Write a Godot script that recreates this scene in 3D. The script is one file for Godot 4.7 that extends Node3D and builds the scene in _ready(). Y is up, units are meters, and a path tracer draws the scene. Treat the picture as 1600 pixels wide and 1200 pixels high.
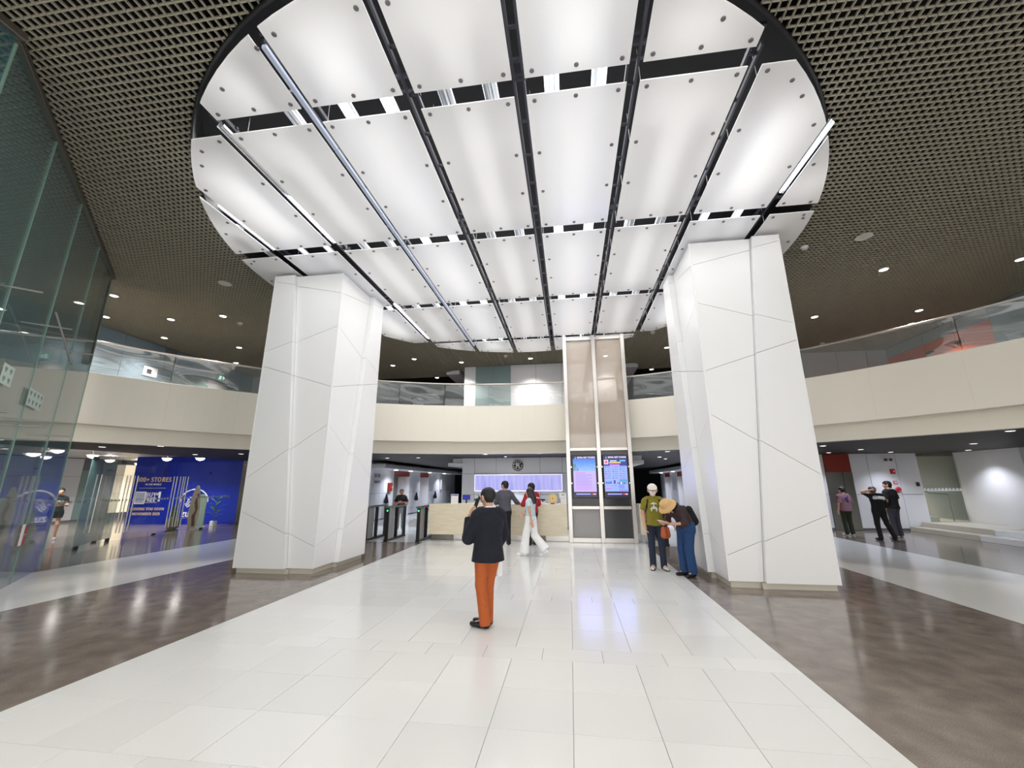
extends Node3D
# A round translucent ceiling canopy in an office-tower lobby. Units are metres, y up, the hall's long axis is z.

const CX := -1.2          # centre line of the hall
const RING := Vector2(-1.2, -8.55)   # centre of the round canopy (x, z)
const ARC := Vector2(-1.2, -2.25)     # centre of the curved balcony (x, z)
const TOP := 6.75         # open-cell ceiling
const PANEL := 6.5        # underside of the canopy's panels
const LOW := 2.74         # lower ceiling under the balcony

var used := {}
var M := {}
var rng := RandomNumberGenerator.new()

# ---------------------------------------------------------------- the scene
func _ready() -> void:
	var cam := Camera3D.new()
	cam.name = "camera"
	cam.position = Vector3(0, 1.7, 0)
	cam.rotation = Vector3(deg_to_rad(13.76), deg_to_rad(7.88), deg_to_rad(-0.22))
	cam.fov = rad_to_deg(2.0 * atan(600.0 / 635.0))
	cam.near = 0.05
	cam.far = 120.0
	add_child(cam)
	var we := WorldEnvironment.new()
	we.name = "environment"
	var env := Environment.new()
	env.background_mode = Environment.BG_COLOR
	env.background_color = Color(0.02, 0.022, 0.025)
	env.tonemap_mode = Environment.TONE_MAPPER_LINEAR
	env.tonemap_exposure = 1.07
	env.sdfgi_enabled = true
	env.ssao_enabled = true
	env.ssil_enabled = true
	we.environment = env
	add_child(we)
	rng.seed = 5
	make_materials()
	build_floor()
	build_ceiling()
	build_walls()
	build_balcony()
	build_canopy()
	column("tall white faceted column left of the reception desk, its slanted seam facing the hall", -6.67, -7.9, 1.0)
	column("tall white faceted column right of the hall beside the couple with the phone", 4.23, -7.8, -1.0)
	build_tower()
	build_desk()
	build_gates()
	build_shop()
	build_glass_wall()
	build_right()
	build_lights()
	build_people()

# ---------------------------------------------------------------- materials
func c8(r: float, g: float, b: float, a := 1.0) -> Color:
	return Color(r / 255.0, g / 255.0, b / 255.0, a)

func mat(col: Color, rough := 0.6, metal := 0.0) -> StandardMaterial3D:
	var m := StandardMaterial3D.new()
	m.albedo_color = col
	m.roughness = rough
	m.metallic = metal
	return m

func glow(col: Color, energy: float) -> StandardMaterial3D:
	var m := mat(col, 0.5)
	m.emission_enabled = true
	m.emission = col
	m.emission_energy_multiplier = energy
	return m

func glass(col: Color, alpha: float, rough := 0.03) -> StandardMaterial3D:
	var m := mat(Color(col.r, col.g, col.b, alpha), rough)
	m.transparency = BaseMaterial3D.TRANSPARENCY_ALPHA
	return m

func cloth(col: Color, fine := 0.9) -> StandardMaterial3D:
	var m := mat(col, 0.9)
	m.rim_enabled = true
	m.rim = 0.25
	m.rim_tint = 0.7
	m.normal_enabled = true
	m.normal_texture = M["weave"]
	m.normal_scale = fine
	m.uv1_triplanar = true
	m.uv1_scale = Vector3(3, 3, 3)
	return m

func noise_tex(freq: float, ramp: Array, seed_: int, size := 512, fractal := 4, bump := false) -> NoiseTexture2D:
	var n := FastNoiseLite.new()
	n.seed = seed_
	n.frequency = freq
	n.noise_type = FastNoiseLite.TYPE_SIMPLEX_SMOOTH
	n.fractal_octaves = fractal
	var t := NoiseTexture2D.new()
	t.width = size
	t.height = size
	t.seamless = true
	t.noise = n
	if bump:
		t.as_normal_map = true
		t.bump_strength = 6.0
	else:
		var g := Gradient.new()
		g.offsets = PackedFloat32Array(ramp.map(func(e): return e[0]))
		g.colors = PackedColorArray(ramp.map(func(e): return e[1]))
		t.color_ramp = g
	return t

func make_materials() -> void:
	M.weave = noise_tex(0.02, [], 3, 256, 3, true)
	M.white_tile = []
	for k in 3:
		var v := 227.0 + k * 2.5
		var w := mat(c8(v, v + 1, v), 0.17)
		w.roughness_texture = noise_tex(0.012, [[0.0, Color(0.8, 0.8, 0.8)], [1.0, Color(1, 1, 1)]], 20 + k, 256) if k == 0 else M.white_tile[0].roughness_texture
		w.uv1_triplanar = true
		w.uv1_world_triplanar = true
		w.uv1_scale = Vector3(0.4, 0.4, 0.4)
		M.white_tile.append(w)
	M.grout = mat(c8(150, 150, 148), 0.8)
	M.brown = mat(Color.WHITE, 0.13)
	M.brown.albedo_texture = noise_tex(0.16, [[0.0, c8(118, 107, 99)], [0.45, c8(138, 127, 118)], [0.6, c8(148, 137, 128)], [1.0, c8(168, 157, 148)]], 7, 1024, 3)
	M.brown.detail_enabled = true
	M.brown.detail_blend_mode = BaseMaterial3D.BLEND_MODE_MUL
	M.brown.detail_albedo = noise_tex(0.009, [[0.0, Color(0.8, 0.8, 0.8)], [1.0, Color(1, 1, 1)]], 8, 512, 3)
	M.brown.uv1_triplanar = true
	M.brown.uv1_world_triplanar = true
	M.brown.uv1_scale = Vector3(0.55, 0.55, 0.55)
	M.brown.uv2_triplanar = true
	M.grille = mat(c8(164, 159, 143), 0.85)
	M.grille.metallic_specular = 0.2
	M.void = mat(c8(12, 12, 14), 0.9)
	M.dark_metal = mat(c8(52, 53, 62), 0.4, 0.3)
	M.black_ring = mat(c8(16, 16, 18), 0.6)
	M.panel = mat(c8(246, 246, 248), 0.12)
	M.panel.backlight_enabled = true
	M.panel.backlight = Color(0.62, 0.62, 0.62)
	M.steel = mat(c8(196, 192, 188), 0.28, 0.9)
	M.bolt = mat(c8(132, 130, 134), 0.35, 0.7)
	M.mirror = mat(c8(225, 228, 232), 0.16, 1.0)
	M.tube = glow(c8(240, 244, 255), 6.5)
	M.housing = mat(c8(200, 210, 232), 0.5)
	M.tube_off = mat(c8(235, 236, 238), 0.3)
	M.clad = mat(c8(236, 237, 238), 0.32)
	M.clad.clearcoat_enabled = true
	M.clad.clearcoat = 0.3
	M.joint = mat(c8(120, 120, 122), 0.8)
	M.cream = mat(c8(240, 235, 221), 0.55)
	M.plinth = mat(c8(196, 190, 176), 0.4)
	M.soffit = mat(c8(30, 25, 24), 0.6)
	M.white_wall = mat(c8(218, 219, 224), 0.4)
	M.wall_line = mat(c8(110, 110, 116), 0.8)
	M.grey_wall = mat(c8(150, 150, 150), 0.5)
	M.teal_wall = mat(c8(128, 150, 150), 0.3)
	M.blue_grey = mat(c8(120, 138, 150), 0.35)
	M.dark_wall = mat(c8(48, 46, 46), 0.6)
	M.orange = mat(c8(214, 92, 44), 0.5)
	M.red = mat(c8(132, 40, 26), 0.4)
	M.lift_steel = mat(c8(132, 130, 122), 0.3, 0.75)
	M.rail_glass = glass(c8(196, 208, 208), 0.06)
	M.rail_glass.metallic = 0.1
	M.clear_glass = glass(c8(150, 180, 172), 0.035)
	M.teal_glass = glass(c8(62, 102, 106), 0.36)
	M.frame_glass = glass(c8(206, 192, 178), 0.55, 0.06)
	M.black_glass = mat(c8(52, 52, 54), 0.2)
	M.bronze = mat(c8(92, 88, 80), 0.4, 0.5)
	M.black = mat(c8(20, 20, 22), 0.4)
	M.white = mat(c8(238, 238, 240), 0.45)
	M.desk = mat(Color.WHITE, 0.3)
	M.desk.albedo_texture = noise_tex(0.008, [[0.0, c8(222, 210, 180)], [0.5, c8(228, 217, 190)], [1.0, c8(234, 225, 201)]], 31, 512, 4)
	M.desk.uv1_triplanar = true
	M.desk.uv1_scale = Vector3(0.35, 2.2, 0.35)
	M.lens = glow(c8(255, 252, 246), 14.0)
	M.lens_dim = glow(c8(255, 252, 246), 1.1)
	M.trim = mat(c8(206, 204, 200), 0.35)
	M.skin = mat(c8(206, 158, 132), 0.55)
	M.skin.subsurf_scatter_enabled = true
	M.skin.subsurf_scatter_strength = 0.15
	M.skin_tan = mat(c8(176, 124, 98), 0.55)
	M.hair = mat(c8(17, 15, 15), 0.6)

# ---------------------------------------------------------------- naming
func numbered(called: String) -> String:
	var n: int = used.get(called, -1) + 1
	used[called] = n
	return called if n == 0 else "%s_%03d" % [called, n]

func tag(o: Node3D, label: String, category: String, group := "") -> Node3D:
	o.set_meta("label", label)
	o.set_meta("category", category)
	if group != "":
		o.set_meta("group", group)
	return o

func thing(called: String, label: String, category: String, at := Vector3.ZERO, turn := 0.0, group := "") -> Node3D:
	var o := Node3D.new()
	o.name = numbered(called)
	add_child(o)
	o.position = at
	o.rotation.y = turn
	tag(o, label, category, group)
	return o

func obj(called: String, shape, m: Material, parent: Node3D = self) -> MeshInstance3D:
	var o := MeshInstance3D.new()
	o.name = numbered(called) if parent == self else called
	o.mesh = shape.commit() if shape is SurfaceTool else shape
	o.material_override = m
	parent.add_child(o, true)
	return o

func struct(called: String, shape, m: Material) -> MeshInstance3D:
	var o := obj(called, shape, m)
	o.set_meta("kind", "structure")
	return o

func struct_node(called: String) -> Node3D:
	var o := Node3D.new()
	o.name = numbered(called)
	add_child(o)
	o.set_meta("kind", "structure")
	return o

# ---------------------------------------------------------------- shapes
func mb() -> SurfaceTool:
	var st := SurfaceTool.new()
	st.begin(Mesh.PRIMITIVE_TRIANGLES)
	return st

func tri(st: SurfaceTool, a: Vector3, b: Vector3, c: Vector3, n: Vector3) -> void:
	var flip := (b - a).cross(c - a).dot(n) > 0.0
	st.set_normal(n); st.add_vertex(a)
	st.set_normal(n); st.add_vertex(c if flip else b)
	st.set_normal(n); st.add_vertex(b if flip else c)

func quad(st: SurfaceTool, a: Vector3, b: Vector3, c: Vector3, d: Vector3, n := Vector3.ZERO) -> void:
	if n == Vector3.ZERO:
		n = (c - a).cross(b - a).normalized()
	tri(st, a, b, c, n)
	tri(st, a, c, d, n)

func bx(st: SurfaceTool, c: Vector3, s: Vector3, b := 0.0, t := Transform3D.IDENTITY) -> SurfaceTool:
	# a box with chamfered edges (b = chamfer)
	var h := s * 0.5
	b = minf(b, minf(h.x, minf(h.y, h.z)) * 0.9)
	for ax in 3:
		var u := (ax + 1) % 3
		var v := (ax + 2) % 3
		for sg in [-1.0, 1.0]:
			var n := Vector3.ZERO
			n[ax] = sg
			var q: Array[Vector3] = []
			for k in [[-1, -1], [1, -1], [1, 1], [-1, 1]]:
				var p := Vector3.ZERO
				p[ax] = sg * h[ax]
				p[u] = k[0] * (h[u] - b)
				p[v] = k[1] * (h[v] - b)
				q.append(t * (c + p))
			quad(st, q[0], q[1], q[2], q[3], (t.basis * n).normalized())
		if b > 0.0:
			for su in [-1.0, 1.0]:
				for sv in [-1.0, 1.0]:
					var n := Vector3.ZERO
					n[u] = su
					n[v] = sv
					var q: Array[Vector3] = []
					for k in [[-1, 0], [1, 0], [1, 1], [-1, 1]]:
						var p := Vector3.ZERO
						p[ax] = k[0] * (h[ax] - b)
						p[u] = su * (h[u] - (b if k[1] == 1 else 0.0))
						p[v] = sv * (h[v] - (0.0 if k[1] == 1 else b))
						q.append(t * (c + p))
					quad(st, q[0], q[1], q[2], q[3], (t.basis * n).normalized())
	if b > 0.0:
		for sx in [-1.0, 1.0]:
			for sy in [-1.0, 1.0]:
				for sz in [-1.0, 1.0]:
					var g := Vector3(sx, sy, sz)
					tri(st, t * (c + g * (h - Vector3(0, b, b))), t * (c + g * (h - Vector3(b, 0, b))), t * (c + g * (h - Vector3(b, b, 0))), (t.basis * g).normalized())
	return st

func box(called: String, c: Vector3, s: Vector3, m: Material, parent: Node3D = self, b := 0.004, t := Transform3D.IDENTITY) -> MeshInstance3D:
	return obj(called, bx(mb(), c, s, b, t), m, parent)

func tube(st: SurfaceTool, pts: Array, r: float, sides := 8, r2 := -1.0) -> SurfaceTool:
	# a round bar through points, closed at both ends
	var rings := []
	var n := pts.size()
	var ref := Vector3.UP
	for i in n:
		var d: Vector3 = (pts[mini(i + 1, n - 1)] - pts[maxi(i - 1, 0)]).normalized()
		if absf(d.dot(ref)) > 0.95:
			ref = Vector3.RIGHT if absf(d.x) < 0.8 else Vector3.BACK
		var u := d.cross(ref).normalized()
		var v := u.cross(d)
		var rr := r if r2 < 0.0 else lerpf(r, r2, float(i) / maxf(1, n - 1))
		var ring := []
		for k in sides:
			var a := TAU * k / sides
			var o := u * cos(a) + v * sin(a)
			ring.append([pts[i] + o * rr, o])
		rings.append(ring)
	for i in n - 1:
		for k in sides:
			var k2 := (k + 1) % sides
			var a = rings[i][k]
			var b = rings[i][k2]
			var c = rings[i + 1][k2]
			var d = rings[i + 1][k]
			for f in [[a, b, c], [a, c, d]]:
				var fl: bool = (f[1][0] - f[0][0]).cross(f[2][0] - f[0][0]).dot(f[0][1]) > 0.0
				for e in ([f[0], f[2], f[1]] if fl else f):
					st.set_normal(e[1])
					st.add_vertex(e[0])
	for e in [[0, -1.0], [n - 1, 1.0]]:
		var i: int = e[0]
		var d: Vector3 = (pts[mini(i + 1, n - 1)] - pts[maxi(i - 1, 0)]).normalized() * e[1]
		for k in sides:
			tri(st, pts[i], rings[i][k][0], rings[i][(k + 1) % sides][0], d)
	return st

func lathe(st: SurfaceTool, c: Vector3, prof: Array, sides := 20, axis := Vector3.UP, a0 := 0.0, a1 := TAU) -> SurfaceTool:
	# prof: Vector2(radius, along the axis), bottom to top; flat shaded bands
	var u := axis.cross(Vector3.FORWARD if absf(axis.z) < 0.9 else Vector3.RIGHT).normalized()
	var v := axis.cross(u)
	for i in prof.size() - 1:
		var p: Vector2 = prof[i]
		var q: Vector2 = prof[i + 1]
		for k in sides:
			var A := lerpf(a0, a1, float(k) / sides)
			var B := lerpf(a0, a1, float(k + 1) / sides)
			var da := u * cos(A) + v * sin(A)
			var db := u * cos(B) + v * sin(B)
			var e := Vector2(q.y - p.y, -(q.x - p.x))
			var n := ((da + db).normalized() * e.x + axis * e.y).normalized()
			quad(st, c + da * p.x + axis * p.y, c + db * p.x + axis * p.y, c + db * q.x + axis * q.y, c + da * q.x + axis * q.y, n)
	return st

func slab(st: SurfaceTool, poly: PackedVector2Array, o: Vector3, u: Vector3, v: Vector3, front: float, back: float, open_back := false) -> SurfaceTool:
	# a flat polygon (u, v axes from o) given thickness along u x v: from back to front
	var n := u.cross(v).normalized()
	var idx := Geometry2D.triangulate_polygon(poly)
	for i in range(0, idx.size(), 3):
		var p := []
		for k in 3:
			p.append(o + u * poly[idx[i + k]].x + v * poly[idx[i + k]].y)
		tri(st, p[0] + n * front, p[1] + n * front, p[2] + n * front, n)
		if not open_back:
			tri(st, p[0] + n * back, p[1] + n * back, p[2] + n * back, -n)
	var area := 0.0
	for i in poly.size():
		area += poly[i].cross(poly[(i + 1) % poly.size()])
	for i in poly.size():
		var a := poly[i]
		var b := poly[(i + 1) % poly.size()]
		var e := (b - a).normalized() * signf(area)
		var en := u * e.y - v * e.x
		var A := o + u * a.x + v * a.y
		var B := o + u * b.x + v * b.y
		quad(st, A + n * front, B + n * front, B + n * back, A + n * back, en)
	return st

func rect(x0: float, y0: float, x1: float, y1: float) -> PackedVector2Array:
	return PackedVector2Array([Vector2(x0, y0), Vector2(x1, y0), Vector2(x1, y1), Vector2(x0, y1)])

func circle(c: Vector2, r: float, n := 48) -> PackedVector2Array:
	var p := PackedVector2Array()
	for k in n:
		p.append(c + Vector2(cos(TAU * k / n), sin(TAU * k / n)) * r)
	return p

func arc_pt(r: float, deg: float, y: float) -> Vector3:
	# a point on the balcony's curve: 0 degrees is straight ahead, positive to the right
	var a := deg_to_rad(deg)
	return Vector3(ARC.x + r * sin(a), y, ARC.y - r * cos(a))

func arc_block(st: SurfaceTool, r0: float, r1: float, d0: float, d1: float, y0: float, y1: float, steps := 4) -> SurfaceTool:
	for k in steps:
		var a := lerpf(d0, d1, float(k) / steps)
		var b := lerpf(d0, d1, float(k + 1) / steps)
		var inw := (arc_pt(0, 0, 0) - arc_pt(1, (a + b) / 2, 0)).normalized()
		quad(st, arc_pt(r0, a, y0), arc_pt(r0, b, y0), arc_pt(r0, b, y1), arc_pt(r0, a, y1), inw)
		quad(st, arc_pt(r1, a, y0), arc_pt(r1, b, y0), arc_pt(r1, b, y1), arc_pt(r1, a, y1), -inw)
		quad(st, arc_pt(r0, a, y0), arc_pt(r0, b, y0), arc_pt(r1, b, y0), arc_pt(r1, a, y0), Vector3.DOWN)
		quad(st, arc_pt(r0, a, y1), arc_pt(r0, b, y1), arc_pt(r1, b, y1), arc_pt(r1, a, y1), Vector3.UP)
	for e in [[d0, -1.0], [d1, 1.0]]:
		var t := arc_pt(1, e[0] + 90, 0) - arc_pt(0, 0, 0)
		quad(st, arc_pt(r0, e[0], y0), arc_pt(r1, e[0], y0), arc_pt(r1, e[0], y1), arc_pt(r0, e[0], y1), t * e[1])
	return st

func words(text: String, height: float, o: Vector3, m: Material, parent: Node3D, turn := 0.0, bold := true, italic := false, depth := 0.006, font := "Droid Sans", squeeze := 1.0) -> MeshInstance3D:
	var f := SystemFont.new()
	f.font_names = PackedStringArray([font])
	f.font_weight = 700 if bold else 400
	f.font_italic = italic
	var t := TextMesh.new()
	t.text = text
	t.font = f
	t.font_size = 40
	t.pixel_size = height / 29.0
	t.depth = depth
	t.curve_step = 2.0
	var w := obj("lettering", t, m, parent)
	w.position = o
	w.rotation.y = turn
	w.scale.x = squeeze
	return w

func spot(o: Node3D, at: Vector3, energy: float, angle: float, col := Color(1, 0.97, 0.93), size := 0.05) -> void:
	var l := SpotLight3D.new()
	l.name = "spot"
	l.position = at
	l.rotation.x = -PI / 2
	l.spot_angle = angle
	l.spot_angle_attenuation = 0.9
	l.light_energy = energy
	l.light_color = col
	l.light_size = size
	l.spot_range = 30
	l.spot_attenuation = 2.0
	l.shadow_enabled = true
	o.add_child(l, true)


# ---------------------------------------------------------------- the setting
func build_floor() -> void:
	var f := struct("floor", bx(mb(), Vector3(-3, -0.11, -9.4), Vector3(43, 0.2, 47.8)), M.grout)
	var k := 0
	# the stone floor beside the carpet of white tiles, in long fields
	for e in [["granite_field", -24.2, -10.75, 14.0, -33.0, 1], ["white_band", -10.75, -7.9, 14.0, -17.4, 0], ["granite_field", -7.9, -4.43, 14.0, -12.45, 1], ["white_field", -4.43, 2.05, 14.0, -2.46, 0],
			["granite_field", 2.05, 5.45, 14.0, -12.45, 1], ["white_band", 5.45, 8.3, 14.0, -17.0, 0], ["granite_field", 8.3, 18.0, 14.0, -33.0, 1],
			["lobby_field", -7.9, -4.43, -12.45, -17.0, 0], ["lobby_field", 2.05, 5.45, -12.45, -17.0, 0], ["lobby_field", -4.46, 2.05, -13.0, -17.0, 0],
			["lobby_field", -10.0, -4.46, -17.4, -32.0, 0], ["lobby_field", 2.05, 7.4, -17.0, -32.0, 0], ["lobby_field", -10.75, -4.46, -17.0, -17.4, 0]]:
		var y0 := -0.011
		box(e[0], Vector3((e[1] + e[2]) / 2, y0 / 2, (e[3] + e[4]) / 2), Vector3(absf(e[2] - e[1]) - 0.003, -y0, absf(e[3] - e[4]) - 0.003), M.brown if e[5] == 1 else M.white_tile[1], f, 0.001)
	# tiles of the white carpet: three rows of squares, then a narrow row set off by half a tile
	var z := -2.46
	var row := 0
	while z > -12.9:
		var narrow := row % 4 == 0
		var d := 0.3 if narrow else 0.6
		var z1 := maxf(z - d, -13.0)
		var x := -4.43 - (0.135 if narrow else 0.435)
		while x < 2.05:
			var a := maxf(x, -4.43)
			var b := minf(x + 0.603, 2.05)
			if b - a > 0.02 and z - z1 > 0.02:
				var lift := rng.randf_range(0.0, 0.0004)
				box("floor_tile", Vector3((a + b) / 2, -0.0055 + lift, (z + z1) / 2), Vector3(b - a - 0.0035, 0.011, z - z1 - 0.0035), M.white_tile[rng.randi() % 3], f, 0.0012)
			x += 0.603
		z = z1 - (0.0 if z1 > -13.0 else 1.0)
		row += 1

func build_ceiling() -> void:
	var c := struct("ceiling", bx(mb(), Vector3(-3, 7.75, -9.4), Vector3(43, 0.2, 47.8)), M.void)
	var whole := mb()
	grille(whole, 0, 0, false)
	var shared := whole.commit()
	for i in 19:
		for j in 11:
			var x := -15.2 + i * 1.5
			var z := -2.0 - j * 1.5
			var far := 0.0
			var near := 99.0
			for u in [0.0, 1.5]:
				for v in [0.0, 1.5]:
					far = maxf(far, (Vector2(x + u, z - v) - RING).length())
			near = (Vector2(clampf(RING.x, x, x + 1.5), clampf(RING.y, z - 1.5, z)) - RING).length()
			if far < 5.99:
				continue
			var o := MeshInstance3D.new()
			o.name = "grille_panel"
			if near > 5.99:
				o.mesh = shared
				o.position = Vector3(x, TOP, z)
			else:
				var cut := mb()
				grille(cut, x, z, true)
				o.mesh = cut.commit()
				o.position = Vector3(0, TOP, 0)
			o.material_override = M.grille
			c.add_child(o, true)
	# closed ceiling over the lift lobbies behind
	box("lobby_ceiling", Vector3(-1.2, TOP + 0.06, -25.4), Vector3(28, 0.1, 13.6), M.soffit, c)
	box("entrance_ceiling", Vector3(-3, 6.85, 6.0), Vector3(43, 0.12, 16.2), M.grey_wall, c)

func grille(st: SurfaceTool, x0: float, z0: float, clip: bool) -> void:
	# one module of open cells, 0.1 m pitch
	for dir in 2:
		for k in 15:
			var w := 0.05 + k * 0.1
			var segs := [[0.0, 1.5]]
			if clip:
				var fix := (z0 - w - RING.y) if dir == 0 else (x0 + w - RING.x)
				if absf(fix) < 5.99:
					var half := sqrt(5.99 * 5.99 - fix * fix)
					var lo := (RING.x - half - x0) if dir == 0 else (z0 - RING.y - half)
					var hi := (RING.x + half - x0) if dir == 0 else (z0 - RING.y + half)
					segs = []
					if lo > 0.0:
						segs.append([0.0, minf(lo, 1.5)])
					if hi < 1.5:
						segs.append([maxf(hi, 0.0), 1.5])
			for s in segs:
				if s[1] - s[0] < 0.01:
					continue
				var t := 0.006
				var h := 0.034
				for face in 3:
					var q := []
					for e in ([[s[0], -t, 0], [s[1], -t, 0], [s[1], t, 0], [s[0], t, 0]] if face == 0 else [[s[0], -t, 0], [s[1], -t, 0], [s[1], -t, h], [s[0], -t, h]] if face == 1 else [[s[0], t, 0], [s[1], t, 0], [s[1], t, h], [s[0], t, h]]):
						q.append(Vector3(x0 + e[0], e[2], z0 - w - e[1]) if dir == 0 else Vector3(x0 + w + e[1], e[2], z0 - e[0]))
					var n := Vector3.DOWN if face == 0 else (Vector3(0, 0, 1) if dir == 0 else Vector3(-1, 0, 0)) * (1.0 if face == 1 else -1.0)
					quad(st, q[0], q[1], q[2], q[3], n)

func wall(called: String, lo: Vector3, hi: Vector3, m: Material) -> MeshInstance3D:
	return struct(called, bx(mb(), (lo + hi) / 2, (hi - lo).abs(), 0.0), m)

func face_panels(parent: Node3D, called: String, axis: int, at: float, out: float, us: Array, vs: Array, mats: Array) -> void:
	# cladding boards on a flat wall: us are divisions along x (axis 2) or z (axis 0), vs are heights; out is the side they stand on
	for i in us.size() - 1:
		for j in vs.size() - 1:
			var m: Material = mats[(i * (vs.size() - 1) + j) % mats.size()]
			if m == null:
				continue
			var uc: float = (us[i] + us[i + 1]) / 2
			var ul: float = absf(us[i + 1] - us[i]) - 0.012
			var vc: float = (vs[j] + vs[j + 1]) / 2
			var vl: float = absf(vs[j + 1] - vs[j]) - 0.012
			if axis == 2:
				box(called, Vector3(uc, vc, at + out * 0.01), Vector3(ul, vl, 0.02), m, parent, 0.003)
			else:
				box(called, Vector3(at + out * 0.01, vc, uc), Vector3(0.02, vl, ul), m, parent, 0.003)

func build_walls() -> void:
	# the outer shell
	wall("wall_front", Vector3(-24.4, -0.2, 14.0), Vector3(18.2, 7.85, 14.3), M.grey_wall)
	# added glowing panes and an area light behind the camera, brightening the column fronts
	var fw := struct_node("added_panes_1")
	for i in 11:
		for j in 2:
			box("pane", Vector3(-13.2 + i * 2.4, 1.7 + j * 3.1, 13.96), Vector3(2.34, 3.04, 0.02), glow(c8(250, 250, 248), 0.7), fw, 0.0)
	var front_fill := AreaLight3D.new()
	front_fill.name = "added_fill_light"
	front_fill.area_size = Vector2(25, 6)
	front_fill.position = Vector3(-1.2, 3.3, 13.9)
	front_fill.light_energy = FRONT
	front_fill.light_color = Color(1.0, 0.99, 0.975)
	front_fill.shadow_enabled = true
	front_fill.area_range = 40
	fw.add_child(front_fill, true)
	for sd in [-1.0, 1.0]:  # more added glowing panes on both sides, to light the balcony's flanks
		var side := struct_node("added_panes_2" if sd < 0 else "added_panes_3")
		var sx := -24.05 if sd < 0 else 17.85
		for i in 5:
			for j in 2:
				box("pane", Vector3(sx, 1.7 + j * 3.1, 2.4 + i * 2.4), Vector3(0.02, 3.04, 2.34), glow(c8(250, 250, 248), 0.7), side, 0.0)
		var sl := AreaLight3D.new()
		sl.name = "added_fill_light"
		sl.area_size = Vector2(11.5, 6)
		sl.position = Vector3(sx - sd * 0.05, 3.3, 7.2)
		sl.rotation.y = sd * PI / 2
		sl.light_energy = SIDE * (0.75 if sd < 0 else 1.15)
		sl.light_color = Color(1.0, 0.99, 0.975)
		sl.shadow_enabled = true
		sl.area_range = 50
		side.add_child(sl, true)
	# added downlights out of view over the entrance, to brighten the near floor
	var ent := struct_node("added_entrance_lights")
	for i in 6:
		for j in 3:
			var dl := obj("downlight", lathe(mb(), Vector3.ZERO, [Vector2(0.11, 0.02), Vector2(0.11, -0.006), Vector2(0.085, -0.01), Vector2(0.0, -0.012)], 16), M.lens, ent)
			dl.position = Vector3(-14.0 + i * 5.1, 6.77, -0.6 + j * 3.4)
			spot(dl, Vector3(0, -0.06, 0), ENTRY, 72)
	# the core in the middle, two storeys
	var core := wall("wall_core", Vector3(-4.44, 0, -32.9), Vector3(2.03, TOP, -16.92), M.wall_line)
	face_panels(core, "wall_panel", 2, -16.92, 1, [-4.46, -3.93, -3.02, -1.2, -0.3, 0.9, 2.05], [0.02, 1.26, 2.1, LOW], [M.white_wall])
	face_panels(core, "wall_panel", 2, -16.92, 1, [-4.46, -3.95, -3.2, -2.4, -1.3, -0.2, 0.9, 2.05], [4.3, TOP - 0.02], [M.white_wall, M.teal_wall, M.teal_wall, M.white_wall, M.white_wall, M.white_wall, M.white_wall])
	face_panels(core, "wall_panel", 0, -4.44, -1, [-16.92, -19.5, -22, -25, -28.5, -32.8], [0.05, 1.26, LOW, 4.2, TOP], [M.grey_wall])
	face_panels(core, "wall_panel", 0, 2.03, 1, [-16.92, -19.5, -22, -25, -28.5, -32.8], [0.05, 1.26, LOW, 4.2, TOP], [M.white_wall])
	# side walls of the two lift lobbies, with red-lintelled recesses
	for sd in [-1.0, 1.0]:
		var x := -9.25 if sd < 0 else 6.8
		var w := struct_node("wall_lift_left" if sd < 0 else "wall_lift_right")
		box("backing", Vector3(x + sd * 0.9, 3.4, -25.0), Vector3(0.3, 6.7, 15.9), M.wall_line, w, 0.0)
		var zs := [[-21.0, -23.2], [-24.9, -26.5]] if sd < 0 else [[-26.4, -27.9], [-29.8, -31.4]]
		var z := -17.4 if sd < 0 else -17.0
		for o in [zs[0], zs[1], [-32.8, -32.9]]:
			var zc: float = (z + o[0]) / 2
			var zl: float = absf(z - o[0])
			box("pier", Vector3(x + sd * 0.39, 3.35, zc), Vector3(0.74, 6.7, zl), M.wall_line, w, 0.0)
			for j in [[0.06, 1.26], [1.26, LOW], [4.25, TOP]]:
				var n := maxi(1, roundi(zl / 1.3))
				for i in n:
					box("wall_panel", Vector3(x - 0.0, (j[0] + j[1]) / 2, z - zl * (i + 0.5) / n), Vector3(0.04, j[1] - j[0] - 0.012, zl / n - 0.012), M.white_wall, w, 0.003)
			if o[1] < -32.85:
				break
			box("jamb", Vector3(x + sd * 0.38, 1.1, o[1] + 0.012), Vector3(0.76, 2.2, 0.024), M.white, w)
			box("jamb", Vector3(x + sd * 0.38, 1.1, o[0] - 0.012), Vector3(0.76, 2.2, 0.024), M.white, w)
			box("lintel", Vector3(x + sd * 0.3, 2.42, (o[0] + o[1]) / 2), Vector3(0.6, 0.62, absf(o[0] - o[1])), M.red, w)
			box("lift_door", Vector3(x + sd * 0.7, 1.05, (o[0] + o[1]) / 2), Vector3(0.04, 2.1, absf(o[0] - o[1]) - 0.05), M.lift_steel, w)
			z = o[1]
		# the lit cove along the lobby
		var cove := struct_node("trim_1" if sd < 0 else "trim_2")
		box("cove_beam", Vector3(x - sd * 0.45, 2.5, -25.2), Vector3(0.9, 0.22, 14.4), M.white_wall, cove, 0.03)
		for zz in ([-20.2, -22.2, -25.4, -28.5] if sd < 0 else [-19.4, -22.6, -27.0, -30.4]):
			box("cove_lamp", Vector3(x - sd * 0.45, 2.385, zz), Vector3(0.16, 0.012, 0.16), M.lens, cove)
			spot(cove, Vector3(x - sd * 0.7, 2.37, zz), 4.0, 70, Color(0.92, 0.94, 1.0))
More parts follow.
